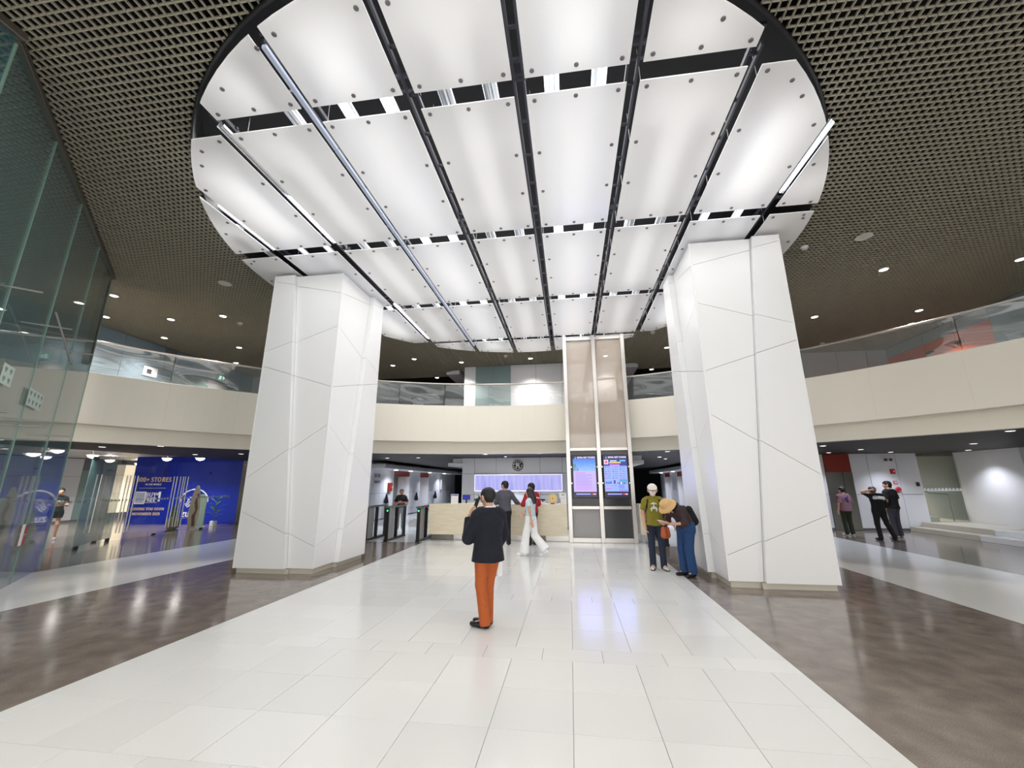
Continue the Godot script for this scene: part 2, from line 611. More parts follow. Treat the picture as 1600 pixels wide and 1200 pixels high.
	# lower left: the back wall, bronze post, glazed shop front and the shop behind it
	var bl := wall("wall_back_left", Vector3(-14.55, 0, -17.7), Vector3(-9.25, LOW, -17.45), M.wall_line)
	face_panels(bl, "wall_panel", 2, -17.45, 1, [-14.5, -13.2, -11.9, -10.6, -9.9, -9.25], [0.05, 1.3, LOW], [M.teal_wall, M.teal_wall, M.teal_wall, M.teal_wall, M.teal_wall, M.teal_wall, M.rail_glass, M.teal_wall, M.white_wall, M.white_wall])
	box("post", Vector3(-14.5, 1.4, -17.0), Vector3(0.22, 2.8, 0.3), M.bronze, bl)
	var sw := wall("wall_shop_side", Vector3(-24.0, 0, -21.0), Vector3(-23.6, 3.0, -9.0), M.wall_line)
	face_panels(sw, "wall_panel", 0, -23.6, 1, [-9.2, -11.5, -14.0, -15.7, -17.2], [0.08, 1.2, 2.1, 2.95], [M.white_wall])
	face_panels(sw, "glass_door", 0, -23.6, 1, [-17.2, -18.1], [0.08, 2.4], [M.teal_wall])
	face_panels(sw, "wall_panel", 0, -23.6, 1, [-18.1, -18.7], [0.08, 2.95], [M.grey_wall])
	var lit := glow(c8(255, 238, 205), 0.75)
	lit.albedo_color = c8(240, 226, 196)
	face_panels(sw, "light_panel", 0, -23.6, 1, [-18.75, -19.5, -20.3], [0.3, 1.25, 2.2, 2.75], [lit])
	wall("wall_shop_back", Vector3(-24.0, 0, -21.3), Vector3(-14.6, 3.0, -21.0), M.white_wall)
	var sc := struct("ceiling_shop", bx(mb(), Vector3(-19.2, 3.08, -15), Vector3(9.2, 0.16, 12.6)), M.wall_line)
	for i in 6:
		for j in 6:
			box("ceiling_panel", Vector3(-23.0 + i * 1.5, 2.995, -10 - j * 2.0), Vector3(1.48, 0.02, 1.98), M.white_wall if (i + j) % 2 else M.trim, sc, 0.004)
	# upper storey: left, right and back walls
	var ul := wall("wall_upper_left", Vector3(-15.2, 4.3, -17.2), Vector3(-14.9, TOP, -2.0), M.wall_line)
	face_panels(ul, "wall_panel", 0, -14.9, 1, [-2.0, -4.6, -7.2, -9.6, -11.2, -12.6], [4.3, TOP - 0.02], [M.blue_grey])
	face_panels(ul, "wall_panel", 0, -14.9, 1, [-13.1, -14.6, -15.6, -17.0], [4.3, 5.9, TOP - 0.02], [M.teal_wall, M.blue_grey, M.grey_wall, M.grey_wall])
	var dl := box("door_leaf", Vector3(-14.89, 5.2, -12.85), Vector3(0.03, 1.8, 0.46), M.blue_grey, ul)
	box("door_handle", Vector3(-14.85, 5.2, -12.7), Vector3(0.05, 0.5, 0.03), M.steel, dl)
	var ub := wall("wall_upper_back_left", Vector3(-15.0, 4.3, -17.3), Vector3(-9.25, TOP, -17.0), M.wall_line)
	face_panels(ub, "wall_panel", 2, -17.0, 1, [-14.9, -13.2, -11.6, -10.4, -9.25], [4.3, TOP - 0.02], [M.grey_wall, M.grey_wall, M.teal_wall, M.teal_wall])
	var br := wall("wall_back_right", Vector3(6.85, 0, -17.4), Vector3(12.62, TOP, -17.12), M.wall_line)
	face_panels(br, "wall_panel", 2, -17.12, 1, [6.85, 7.9, 8.8, 9.5], [0.08, 1.26, LOW], [M.white_wall])
	face_panels(br, "wall_panel", 2, -17.12, 1, [10.4, 11.0, 11.95, 12.66], [0.08, 1.26, LOW], [M.white_wall])
	face_panels(br, "wall_panel", 2, -17.0, 1, [6.85, 8.1, 9.35, 10.6, 11.6, 12.4], [4.3, TOP - 0.02], [M.grey_wall])
	box("lintel", Vector3(9.95, 2.4, -17.09), Vector3(0.88, 0.66, 0.05), M.red, br)
	box("lift_door", Vector3(9.79, 1.04, -17.1), Vector3(0.56, 2.06, 0.04), M.lift_steel, br)
	box("lift_jamb", Vector3(10.24, 1.04, -17.09), Vector3(0.31, 2.06, 0.06), M.lift_steel, br)
	var ur := wall("wall_upper_right", Vector3(12.4, 4.3, -17.2), Vector3(12.7, TOP, -2.0), M.wall_line)
	face_panels(ur, "wall_panel", 0, 12.4, -1, [-13.0, -14.15, -15.3, -16.2, -17.0], [4.3, 6.35], [M.orange])
	face_panels(ur, "wall_panel", 0, 12.4, -1, [-13.0, -14.15, -15.3, -16.2, -17.0], [6.35, TOP - 0.02], [M.grey_wall])
	face_panels(ur, "wall_panel", 0, 12.4, -1, [-4.0, -7.0, -10.0, -11.5, -13.0], [4.3, TOP - 0.02], [M.teal_wall])
	for z in [-14.0, -15.1, -16.05]:
		box("door_closer", Vector3(12.34, 6.0, z), Vector3(0.08, 0.07, 0.24), M.bronze, ur)
	# lower right: stair hall
	var rs := wall("wall_right", Vector3(13.93, 0, -17.2), Vector3(14.25, LOW, -14.9), M.white)
	rs.set_meta("kind", "structure")
	wall("wall_right_far", Vector3(15.0, 0, -17.2), Vector3(15.3, LOW, -2.0), M.dark_wall)
	wall("wall_stair_back", Vector3(12.6, 0, -19.6), Vector3(17.9, LOW, -19.4), M.cream)

func build_balcony() -> void:
	# the slab of the upper storey, hollowed by the round hall
	var poly := PackedVector2Array()
	for k in 53:
		var p := arc_pt(12.25, -104 + k * 4, 0)
		poly.append(Vector2(p.x, p.z))
	poly.append_array(PackedVector2Array([Vector2(17.9, 0.9), Vector2(17.9, -32.9), Vector2(-14.6, -32.9), Vector2(-14.6, 0.9)]))
	struct("ceiling_lower", slab(mb(), poly, Vector3.ZERO, Vector3.RIGHT, Vector3.BACK, -LOW, -4.2), M.soffit)
	var b := struct_node("trim_balcony")
	for k in 24:
		var a := -91.2 + k * 7.6
		obj("fascia_panel", arc_block(mb(), 11.55, 11.8, a + 0.004, a + 7.6 - 0.004, 3.1, 4.32), M.cream, b)
		obj("lower_band", arc_block(mb(), 12.1, 12.3, a + 0.003, a + 7.6 - 0.003, LOW - 0.02, 3.3), M.cream, b)
	obj("underside", arc_block(mb(), 11.78, 12.4, -91.2, 91.2, 3.14, 4.2, 48), M.cream, b)
	var r := thing("glass_railing", "curved glass balustrade with a slim steel handrail along the cream balcony front", "railing")
	for k in 24:
		var a := -91.2 + k * 7.6
		# each toughened sheet is a little wavy, as bent glass is
		var wave := func(u: float, v: float) -> Vector3:
			return arc_pt(11.74 + 0.005 * sin(u * 5.0 + k * 1.7) * sin(v * 4.0 + k) + 0.003 * sin(v * 9.0 + u * 3.0 + k * 2.3), a + 0.04 + 7.52 * u, 4.3 + 0.83 * v)
		var gv := PackedVector3Array()
		var gn := PackedVector3Array()
		var gi := PackedInt32Array()
		for y in 11:
			for x in 15:
				var u := x / 14.0
				var v := y / 10.0
				gv.append(wave.call(u, v))
				gn.append((wave.call(u, v + 0.01) - wave.call(u, v - 0.01)).cross(wave.call(u + 0.01, v) - wave.call(u - 0.01, v)).normalized())
				if x < 14 and y < 10:
					var q := y * 15 + x
					gi.append_array(PackedInt32Array([q, q + 1, q + 16, q, q + 16, q + 15]))
		var ga := []
		ga.resize(Mesh.ARRAY_MAX)
		ga[Mesh.ARRAY_VERTEX] = gv
		ga[Mesh.ARRAY_NORMAL] = gn
		ga[Mesh.ARRAY_INDEX] = gi
		var g := ArrayMesh.new()
		g.add_surface_from_arrays(Mesh.PRIMITIVE_TRIANGLES, ga)
		obj("glass_panel", g, M.rail_glass, r)
	var pts := []
	for k in 97:
		pts.append(arc_pt(11.74, -91.2 + k * 1.9, 5.15))
	obj("handrail", tube(mb(), pts, 0.028, 8), M.steel, r)
	obj("shoe", arc_block(mb(), 11.7, 11.78, -91.2, 91.2, 4.3, 4.36, 48), M.steel, r)
	# white light-shelves hung under both ceilings beside the core
	for e in [["white two-tier hanging light shelf high under the dark ceiling left of the core", -5.1, 6.62, -24.0, 13.4], ["white two-tier hanging light shelf high under the ceiling right of the steel tower", 2.75, 6.62, -24.0, 13.4],
			["white two-tier hanging light shelf over the left gates beside the reception wall", -4.79, 2.5, -23.2, 12.4], ["white two-tier hanging light shelf low under the ceiling behind the capped man", 2.5, 2.5, -22.5, 12.4]]:
		var t := thing("light_shelf", e[0], "light shelf", Vector3(e[1], e[2], e[3]))
		bx_part(t, "tray", Vector3(0, -0.02, 0), Vector3(0.62, 0.14, e[4]), M.white_wall)
		bx_part(t, "hanger", Vector3(0.06, 0.09 if e[2] > 5 else 0.145, 0), Vector3(0.4, 0.1 if e[2] > 5 else 0.19, e[4] - 0.3), M.white)

func bx_part(parent: Node3D, called: String, c: Vector3, s: Vector3, m: Material, b := 0.006, t := Transform3D.IDENTITY) -> MeshInstance3D:
	return box(called, c, s, m, parent, b, t)

# ---------------------------------------------------------------- the canopy
func build_canopy() -> void:
	var c := thing("ceiling_canopy", "large round canopy of backlit white acrylic panels hung in the dark grille ceiling", "ceiling light", Vector3(RING.x, PANEL, RING.y))
	var off := Vector3(RING.x, 0, RING.y)
	obj("ring", ring_mesh(5.96, 5.985, 0.2, 0.98), M.black_ring, c)
	var cap := mb()
	lathe(cap, Vector3(0, 0.96, 0), [Vector2(5.985, 0.0), Vector2(0.0, 0.0)], 48)
	obj("lid", cap, M.void, c)
	var round_ := circle(Vector2.ZERO, 5.95, 128)
	var bolt := lathe(mb(), Vector3.ZERO, [Vector2(0.0, -0.014), Vector2(0.022, -0.014), Vector2(0.028, -0.008), Vector2(0.028, 0.0)], 10).commit()
	var colx := []
	for k in 9:
		colx.append(-0.45 + 1.4 * (k - 4.5) - 0.0)
	var rowz := [-1.03, -4.03, -7.03, -10.03, -13.03, -15.99]
	for i in 9:
		for j in 5:
			var x0: float = -0.45 - 1.4 * 4 - 1.4 + i * 1.4 + 0.08 - RING.x
			var x1 := x0 + 1.4 - 0.16
			var za: float = rowz[j + 1] + 0.115 - RING.y
			var zb: float = rowz[j] - 0.115 - RING.y
			var parts := Geometry2D.intersect_polygons(rect(x0, za, x1, zb), round_)
			if parts.is_empty():
				continue
			var poly: PackedVector2Array = parts[0]
			if poly_area(poly) < 0.06:
				continue
			# an acrylic sheet: its face and edges; open on the hidden upper side
			var p := obj("panel", slab(mb(), poly, Vector3.ZERO, Vector3.RIGHT, Vector3.BACK, 0.0, -0.016, true), M.panel, c)
			var inner := Geometry2D.offset_polygon(poly, -0.07)
			var w := x1 - x0
			var l := zb - za
			for e in [[0.075, 0.085], [0.5, 0.085], [0.925, 0.085], [0.075, 0.36], [0.925, 0.36], [0.075, 0.66], [0.925, 0.66], [0.075, 0.915], [0.5, 0.915], [0.925, 0.915]]:
				var q := Vector2(x0 + w * e[0], za + l * (0.03 if e[1] < 0.1 else 0.97 if e[1] > 0.9 else e[1]))
				var held := false
				for g in inner:
					held = held or Geometry2D.is_point_in_polygon(q, g)
				if not held:
					# on a cut panel the bolt sits just inside the curved edge
					if absf(q.length() - 5.95) > 0.75 or q.length() < 5.7:
						continue
					q = q.normalized() * 5.82
					if not Geometry2D.is_point_in_polygon(q, poly):
						continue
				var o := obj("bolt", bolt, M.bolt, p)
				o.position = Vector3(q.x, 0, q.y)
			# light leaving the panel's face
			var lit := i % 2 == 1
			# the columns stand close under four of the panels
			if poly_area(poly) > 0.5 and not (j == 2 and i in [0, 1, 7, 8]):
				var mid := Vector2.ZERO
				var box_lo := Vector2(99, 99)
				var box_hi := Vector2(-99, -99)
				for v in poly:
					box_lo = box_lo.min(v)
					box_hi = box_hi.max(v)
				mid = (box_lo + box_hi) / 2
				var span := box_hi - box_lo
				var fill := poly_area(poly) / (span.x * span.y)
				if fill < 0.98:
					# a cut sheet: a smaller light round its centre of area
					mid = Vector2.ZERO
					var ti := Geometry2D.triangulate_polygon(poly)
					for q in range(0, ti.size(), 3):
						var ta := absf((poly[ti[q + 1]] - poly[ti[q]]).cross(poly[ti[q + 2]] - poly[ti[q]])) / 2
						mid += (poly[ti[q]] + poly[ti[q + 1]] + poly[ti[q + 2]]) / 3 * ta / poly_area(poly)
					span *= fill * 0.8
				var a := AreaLight3D.new()
				a.name = "panel_light"
				a.area_size = span * 0.86
				a.rotation.x = -PI / 2
				a.position = Vector3(mid.x, -0.03, mid.y)
				a.light_energy = LIT * poly_area(poly) / 3.4 * (1.0 if lit else 0.7)
				a.light_color = Color(1.0, 0.99, 0.975)
				a.shadow_enabled = true
				a.area_range = 30
				c.add_child(a, true)
				# added soft light above each sheet, in place of scatter in the plenum
				var up := AreaLight3D.new()
				up.name = "added_plenum_light"
				up.area_size = span * 0.95
				up.rotation.x = -PI / 2
				up.position = Vector3(mid.x, 0.5, mid.y)
				up.light_energy = GLOW * poly_area(poly) / 3.4
				up.light_color = Color(1.0, 0.995, 0.99)
				up.shadow_enabled = true
				up.area_range = 5
				c.add_child(up, true)
	# dark steel frame along every gap, hung on thin rods
	var rod := tube(mb(), [Vector3(0.005, 0, 0), Vector3(-0.005, 0.55, 0)], 0.004, 5).commit()
	for k in 8:
		var x: float = -0.45 - 1.4 * 4 + k * 1.4 - RING.x
		var half := sqrt(maxf(0.0, 5.8 * 5.8 - x * x))
		var f := mb()
		for s in [-0.07, 0.05]:
			bx(f, Vector3(x + s, 0.17, 0), Vector3(0.03, 0.06, half * 2 - 0.1))
		var z := -half + 0.3
		while z < half:
			bx(f, Vector3(x, 0.2, z), Vector3(0.16, 0.03, 0.035))
			z += 0.62
		obj("frame", f, M.dark_metal, c)
		z = -half + 0.45
		while z < half - 0.2:
			var r := obj("hanging_rod", rod, M.trim, c)
			r.position = Vector3(x + 0.09, 0.0, z)
			z += 0.93
	for j in range(1, 5):
		var z: float = rowz[j] - RING.y
		var half := sqrt(maxf(0.0, 5.8 * 5.8 - z * z))
		var f := mb()
		bx(f, Vector3(0, 0.34, z - 0.09), Vector3(half * 2, 0.05, 0.04))
		bx(f, Vector3(0, 0.34, z + 0.09), Vector3(half * 2, 0.05, 0.04))
		obj("frame", f, M.dark_metal, c)
	# fluorescent battens: two lines over each column of panels, lit over every other column
	for i in 9:
		var lit := i % 2 == 1
		for s in [-0.3, 0.3]:
			var x: float = -0.45 - 1.4 * 4 - 0.7 + i * 1.4 + s - RING.x
			for k in 9:
				var z: float = -2.53 - 1.5 * k + 0.75 - RING.y - 0.75
				if Vector2(absf(x) + 0.1, absf(z) + 0.72).length() < 5.85:
					batten(c, Vector3(x, 0.2, z), lit)
	# slim battens set in the gaps themselves
	for e in [[-6.05, -6.25, true], [-4.65, -4.75, false], [-4.65, -6.2, true], [-4.65, -10.6, true], [-4.65, -12.0, true], [3.75, -5.9, true]]:
		batten(c, Vector3(e[0] - RING.x + 0.01, 0.035, e[1] - RING.y), e[2], 0.1)
	for z in [-3.8, -5.3, -6.8, -8.3, -9.8, -11.3, -12.8]:
		bx_part(c, "batten_housing", Vector3(-3.275 - RING.x, 0.05, z - 0.1 - RING.y), Vector3(0.06, 0.05, 1.49), M.housing)

const LIT := 1.35
const GLOW := 2.8

func batten(c: Node3D, at: Vector3, lit: bool, w := 0.17) -> void:
	var m := mb()
	var l := 0.72
	# a trough reflector: two folded wings over the tube
	for s in [-1.0, 1.0]:
		quad(m, at + Vector3(s * 0.02, 0.07, -l), at + Vector3(s * 0.02, 0.07, l), at + Vector3(s * w / 2, 0.0, l), at + Vector3(s * w / 2, 0.0, -l), Vector3(-s, -0.6, 0))
		quad(m, at + Vector3(s * w / 2, 0.0, -l), at + Vector3(s * w / 2, 0.0, l), at + Vector3(s * (w / 2 + 0.012), 0.03, l), at + Vector3(s * (w / 2 + 0.012), 0.03, -l), Vector3(s, 0.3, 0))
	quad(m, at + Vector3(-0.02, 0.07, -l), at + Vector3(-0.02, 0.07, l), at + Vector3(0.02, 0.07, l), at + Vector3(0.02, 0.07, -l), Vector3.DOWN)
	var r := obj("reflector", m, M.mirror, c)
	var t := obj("tube", tube(mb(), [at + Vector3(0, 0.02, -l + 0.03), at + Vector3(0, 0.02, l - 0.03)], 0.016, 8), M.tube if lit else M.tube_off, r)
	t.name = "tube"

func poly_area(p: PackedVector2Array) -> float:
	var a := 0.0
	for i in p.size():
		a += p[i].cross(p[(i + 1) % p.size()])
	return absf(a) / 2

func ring_mesh(r0: float, r1: float, y0: float, y1: float) -> SurfaceTool:
	return lathe(mb(), Vector3.ZERO, [Vector2(r0, y1), Vector2(r0, y0), Vector2(r1, y0), Vector2(r1, y1)], 96)

# ---------------------------------------------------------------- columns
func split(poly: PackedVector2Array, a: Vector2, b: Vector2) -> Array:
	# the pieces of a convex polygon below and above a line
	var out := []
	for sg: float in [1.0, -1.0]:
		var q := PackedVector2Array()
		for i in poly.size():
			var p := poly[i]
			var r := poly[(i + 1) % poly.size()]
			var dp: float = (b - a).cross(p - a) * sg
			var dr: float = (b - a).cross(r - a) * sg
			if dp <= 0:
				q.append(p)
			if dp * dr < 0:
				q.append(p.lerp(r, dp / (dp - dr)))
		out.append(q)
	return out

func clad(parent: Node3D, poly: PackedVector2Array, lines: Array, o: Vector3, u: Vector3, proud: float) -> void:
	# cladding between slanted joints; lines run bottom to top
	var rest := poly
	var pieces := []
	for l in lines:
		var s := split(rest, l[0], l[1])
		if s[0].size() > 2:
			pieces.append(s[0])
		rest = s[1]
	pieces.append(rest)
	for p in pieces:
		for q in Geometry2D.offset_polygon(p, -0.0035):
			obj("cladding_panel", slab(mb(), q, o, u, Vector3.UP, proud, -0.03), M.clad, parent)

func column(label: String, outer_x: float, z: float, sd: float) -> void:
	# sd: +1 when the outer edge is on the left and the column runs to the right
	var w := 1.66
	var d := 1.83
	var h := 6.44
	var t := thing("column", label, "column", Vector3(outer_x + sd * w / 2, 0, z - d / 2))
	box("core", Vector3(0, h / 2 + 0.05, 0), Vector3(w - 0.08, h - 0.1, d - 0.08), M.joint, t, 0.0)
	var joints := [[1.18, 0.5], [1.82, 2.94], [4.25, 3.74], [4.57, 5.14], [6.3, 5.95]]
	var sides := [[0.5, 1.13], [2.94, 1.84], [3.74, 4.24], [5.14, 4.5], [5.95, 6.35]]
	# u runs from the outer edge inwards on the front, and from front to back on the inner side
	var g0 := 1.12
	var g1 := 0.5
	var b0 := 0.1
	var fo := Vector3(-sd * w / 2, 0, d / 2)
	var fu := Vector3(sd, 0, 0)
	var lf := joints.map(func(j): return [Vector2(0, j[0]), Vector2(w, j[1])])
	var ls := sides.map(func(j): return [Vector2(0, j[0]), Vector2(d, j[1])])
	face(t, PackedVector2Array([Vector2(0, b0), Vector2(g0, b0), Vector2(g1, h), Vector2(0, h)]), lf, fo, fu, 0.09)
	face(t, PackedVector2Array([Vector2(g0, b0), Vector2(w, b0), Vector2(w, h), Vector2(g1, h)]), lf, fo, fu, 0.0)
	var so := Vector3(sd * w / 2, 0, d / 2)
	var su := Vector3(0, 0, -1)
	var e0 := 0.7
	var e1 := 1.3
	face(t, PackedVector2Array([Vector2(0, b0), Vector2(e0, b0), Vector2(e1, h), Vector2(0, h)]), ls, so, su, 0.0)
	face(t, PackedVector2Array([Vector2(e0, b0), Vector2(d, b0), Vector2(d, h), Vector2(e1, h)]), ls, so, su, 0.12)
	face(t, rect(0, b0, w, h), lf, Vector3(sd * w / 2, 0, -d / 2), Vector3(-sd, 0, 0), 0.0)
	face(t, rect(0, b0, d, h), ls, Vector3(-sd * w / 2, 0, -d / 2), Vector3(0, 0, 1), 0.0)
	# slim corner beads
	for c in [[-sd * (w / 2 - 0.012), d / 2 + 0.078], [sd * (w / 2 - 0.004), d / 2 - 0.004]]:
		box("corner_bead", Vector3(c[0], h / 2 + b0 / 2, c[1]), Vector3(0.03, h - b0, 0.03), M.white, t, 0.004)
	# stone plinth, set back, in two depths like the cladding
	box("plinth", Vector3(-sd * (w / 2 - 0.6), 0.047, 0.02), Vector3(1.12, 0.094, d + 0.02), M.plinth, t, 0.003)
	box("plinth", Vector3(0, 0.047, 0), Vector3(w - 0.06, 0.094, d - 0.06), M.plinth, t, 0.003)
	box("plinth", Vector3(sd * 0.045, 0.047, -0.36), Vector3(w + 0.02, 0.094, d - 0.76), M.plinth, t, 0.003)

func face(t: Node3D, poly: PackedVector2Array, lines: Array, o: Vector3, u: Vector3, proud: float) -> void:
	# keep the cladding's outer side outwards whichever way u runs
	var c := Vector3(o.x, 0, o.z) + u * 0.8
	if u.cross(Vector3.UP).dot(Vector3(c.x, 0, c.z)) > 0:
		clad(t, poly, lines, o, u, proud)
		return
	var flipped := PackedVector2Array()
	for p in poly:
		flipped.append(Vector2(-p.x, p.y))
	var fl := lines.map(func(l): return [Vector2(-l[1].x, l[1].y), Vector2(-l[0].x, l[0].y)])
	clad(t, flipped, fl, o, -u, proud)

const FRONT := 98.0
const SIDE := 85.0
const ENTRY := 5.0

# ---------------------------------------------------------------- furniture and fittings
func screen_image(kind: int) -> ImageTexture:
	# the flat picture on an information screen
	var im := Image.create(216, 360, false, Image.FORMAT_RGB8)
	im.fill(Color8(8, 8, 60))
	var r := RandomNumberGenerator.new()
	r.seed = 40 + kind
	if kind == 0:
		for y in range(26, 135):
			im.fill_rect(Rect2i(4, y, 208, 1), Color8(58, 122, 226).lerp(Color8(150, 190, 250), (y - 26) / 110.0))
		for k in 26:
			im.fill_rect(Rect2i(60 + r.randi() % 140, 70 + r.randi() % 60, 8 + r.randi() % 26, 2), Color8(150, 190, 250))
		for k in 90:
			var h := r.randi() % 60
			im.fill_rect(Rect2i(4 + r.randi() % (50 - h / 2), 128 - h, 4, 4), Color8(40 + r.randi() % 60, 90 + r.randi() % 60, 110))
		im.fill_rect(Rect2i(4, 135, 208, 178), Color8(196, 176, 246))
		im.fill_rect(Rect2i(24, 147, 90, 6), Color8(214, 110, 214))
		for k in 15:
			im.fill_rect(Rect2i(24, 164 + k * 9, 150 - (r.randi() % 60 if k % 3 == 2 else 0), 3), Color8(150, 128, 214) if k < 11 else Color8(204, 120, 220))
	else:
		im.fill_rect(Rect2i(4, 34, 208, 56), Color8(26, 26, 150))
		im.fill_rect(Rect2i(6, 36, 40, 40), Color8(230, 210, 246))
		for y in 28:
			for x in 28:
				if Vector2(x - 14, y - 14).length() < 13:
					im.set_pixel(12 + x, 42 + y, Color8(226, 90, 120))
		im.fill_rect(Rect2i(62, 42, 60, 8), Color8(240, 240, 250))
		im.fill_rect(Rect2i(54, 56, 104, 11), Color8(240, 220, 120))
		im.fill_rect(Rect2i(150, 38, 52, 14), Color8(90, 190, 240))
		im.fill_rect(Rect2i(56, 76, 92, 14), Color8(206, 120, 226))
		im.fill_rect(Rect2i(4, 90, 208, 220), Color8(150, 176, 250))
		for row in 6:
			for col in 3:
				var x := 14 + col * 66
				var y := 98 + row * 19
				im.fill_rect(Rect2i(x, y, 9, 9), [Color8(60, 60, 170), Color8(196, 90, 180), Color8(90, 100, 190)][(row + col) % 3])
				im.fill_rect(Rect2i(x + 16, y, 36, 3), Color8(90, 110, 206))
				im.fill_rect(Rect2i(x + 16, y + 5, 28, 2), Color8(110, 128, 214))
		for k in 14:
			var h := 6 + r.randi() % 22
			im.fill_rect(Rect2i(12 + k * 4, 244 - h, 4, h), Color8(60, 100, 220))
		im.fill_rect(Rect2i(84, 214, 18, 30), Color8(70, 50, 170))
		im.fill_rect(Rect2i(136, 206, 70, 22), Color8(60, 160, 226))
		for k in 6:
			im.fill_rect(Rect2i(116 + k * 15, 232, 11, 14), [Color8(200, 60, 120), Color8(30, 40, 90), Color8(240, 240, 250), Color8(140, 40, 80), Color8(100, 30, 60), Color8(70, 150, 160)][k])
		for k in 4:
			im.fill_rect(Rect2i(18 + k * 26, 256, 13, 9), [Color8(206, 130, 220), Color8(206, 130, 220), Color8(110, 150, 236), Color8(130, 120, 210)][k])
		im.fill_rect(Rect2i(128, 250, 52, 36), Color8(120, 150, 240))
		im.fill_rect(Rect2i(12, 282, 50, 8), Color8(190, 120, 220))
		for k in 4:
			im.fill_rect(Rect2i(136 + k * 18, 294, 11, 11), [Color8(110, 120, 220), Color8(210, 70, 170), Color8(80, 140, 220), Color8(160, 90, 210)][k])
	im.fill_rect(Rect2i(0, 314, 216, 46), Color8(10, 8, 50))
	im.fill_rect(Rect2i(24, 326, 130, 12), Color8(160, 160, 246))
	im.fill_rect(Rect2i(162, 324, 18, 15), Color8(206, 60, 70))
	im.fill_rect(Rect2i(182, 326, 22, 12), Color8(220, 200, 250))
	# the crest at the head of both
	for y in 22:
		im.fill_rect(Rect2i(26 - y / 3, 4 + y, 3 + 2 * (y / 3), 1), Color8(150, 150, 240))
	return ImageTexture.create_from_image(im)

func build_tower() -> void:
	var t := thing("steel_tower", "tall stainless steel frame of three posts with tinted glass panes reaching the canopy", "screen frame", Vector3(0.9, 0, -12.95))
	for x in [-0.93, 0.0, 0.93]:
		bx_part(t, "post", Vector3(x, 3.22, 0), Vector3(0.12, 6.44, 0.2), M.steel, 0.006)
	for y in [6.33, 2.72, 0.99, 0.07]:
		for s in [-0.465, 0.465]:
			bx_part(t, "crossbar", Vector3(s, y, 0.02), Vector3(0.81, 0.09 if y > 0.5 else 0.13, 0.12), M.steel, 0.005)
	for s in [-0.465, 0.465]:
		bx_part(t, "glass_pane", Vector3(s, 4.52, -0.03), Vector3(0.81, 3.52, 0.012), M.frame_glass, 0.0)
		bx_part(t, "back_panel", Vector3(s, 1.855, -0.06), Vector3(0.81, 1.64, 0.03), M.black_glass, 0.0)
	var lower := bx_part(t, "lower_pane", Vector3(-0.465, 0.54, -0.03), Vector3(0.81, 0.81, 0.02), M.grey_wall, 0.0)
	var ribs := mb()
	for k in 26:
		bx(ribs, Vector3(-0.85 + k * 0.031, 0.54, -0.015), Vector3(0.012, 0.8, 0.012))
	obj("rib", ribs, M.trim, lower)
	bx_part(t, "lower_pane", Vector3(0.465, 0.54, -0.03), Vector3(0.81, 0.81, 0.02), M.black_glass, 0.0)
	for e in [[-0.49, "upright information screen with a blue sky picture over lilac text on the steel frame", 0], [0.43, "upright information screen with a directory grid of blue icons on the steel frame", 1]]:
		var s := thing("information_screen", e[1], "screen", Vector3(0.9 + e[0] + 0.03, 1.9, -12.8))
		bx_part(s, "body", Vector3(0, 0, 0), Vector3(0.74, 1.28, 0.06), M.black, 0.008)
		var face_ := mb()
		face_.set_normal(Vector3.BACK)
		for v in [[0, 0], [1, 1], [1, 0], [0, 0], [0, 1], [1, 1]]:
			face_.set_normal(Vector3.BACK)
			face_.set_uv(Vector2(v[0], 1 - v[1]))
			face_.add_vertex(Vector3(-0.35 + v[0] * 0.7, -0.61 + v[1] * 1.22, 0.033))
		var m := StandardMaterial3D.new()
		m.albedo_color = Color(0.02, 0.02, 0.02)
		m.roughness = 0.25
		m.emission_enabled = true
		m.emission = Color.WHITE
		m.emission_operator = BaseMaterial3D.EMISSION_OP_MULTIPLY
		m.emission_texture = screen_image(e[2])
		m.emission_energy_multiplier = 1.0
		obj("display", face_, m, s)
		words("RENA-NET TOWER", 0.05, Vector3(0.06, 0.56, 0.036), glow(c8(200, 200, 255), 1.0), s, 0.0, true, false, 0.002, "Droid Sans", 0.92)
		for y in [0.28, -0.2]:
			for x in [-0.4, 0.4]:
				bx_part(s, "bracket", Vector3(x, y, -0.01), Vector3(0.07, 0.05, 0.04), M.steel)
		var a := AreaLight3D.new()
		a.name = "screen_light"
		a.area_size = Vector2(0.68, 1.2)
		a.position = Vector3(0, 0, 0.05)
		a.rotation.y = PI
		a.light_energy = 0.35
		a.light_color = Color(0.62, 0.66, 1.0)
		a.shadow_enabled = true
		a.rotation = Vector3.ZERO
		a.rotation.y = PI
		s.add_child(a, true)

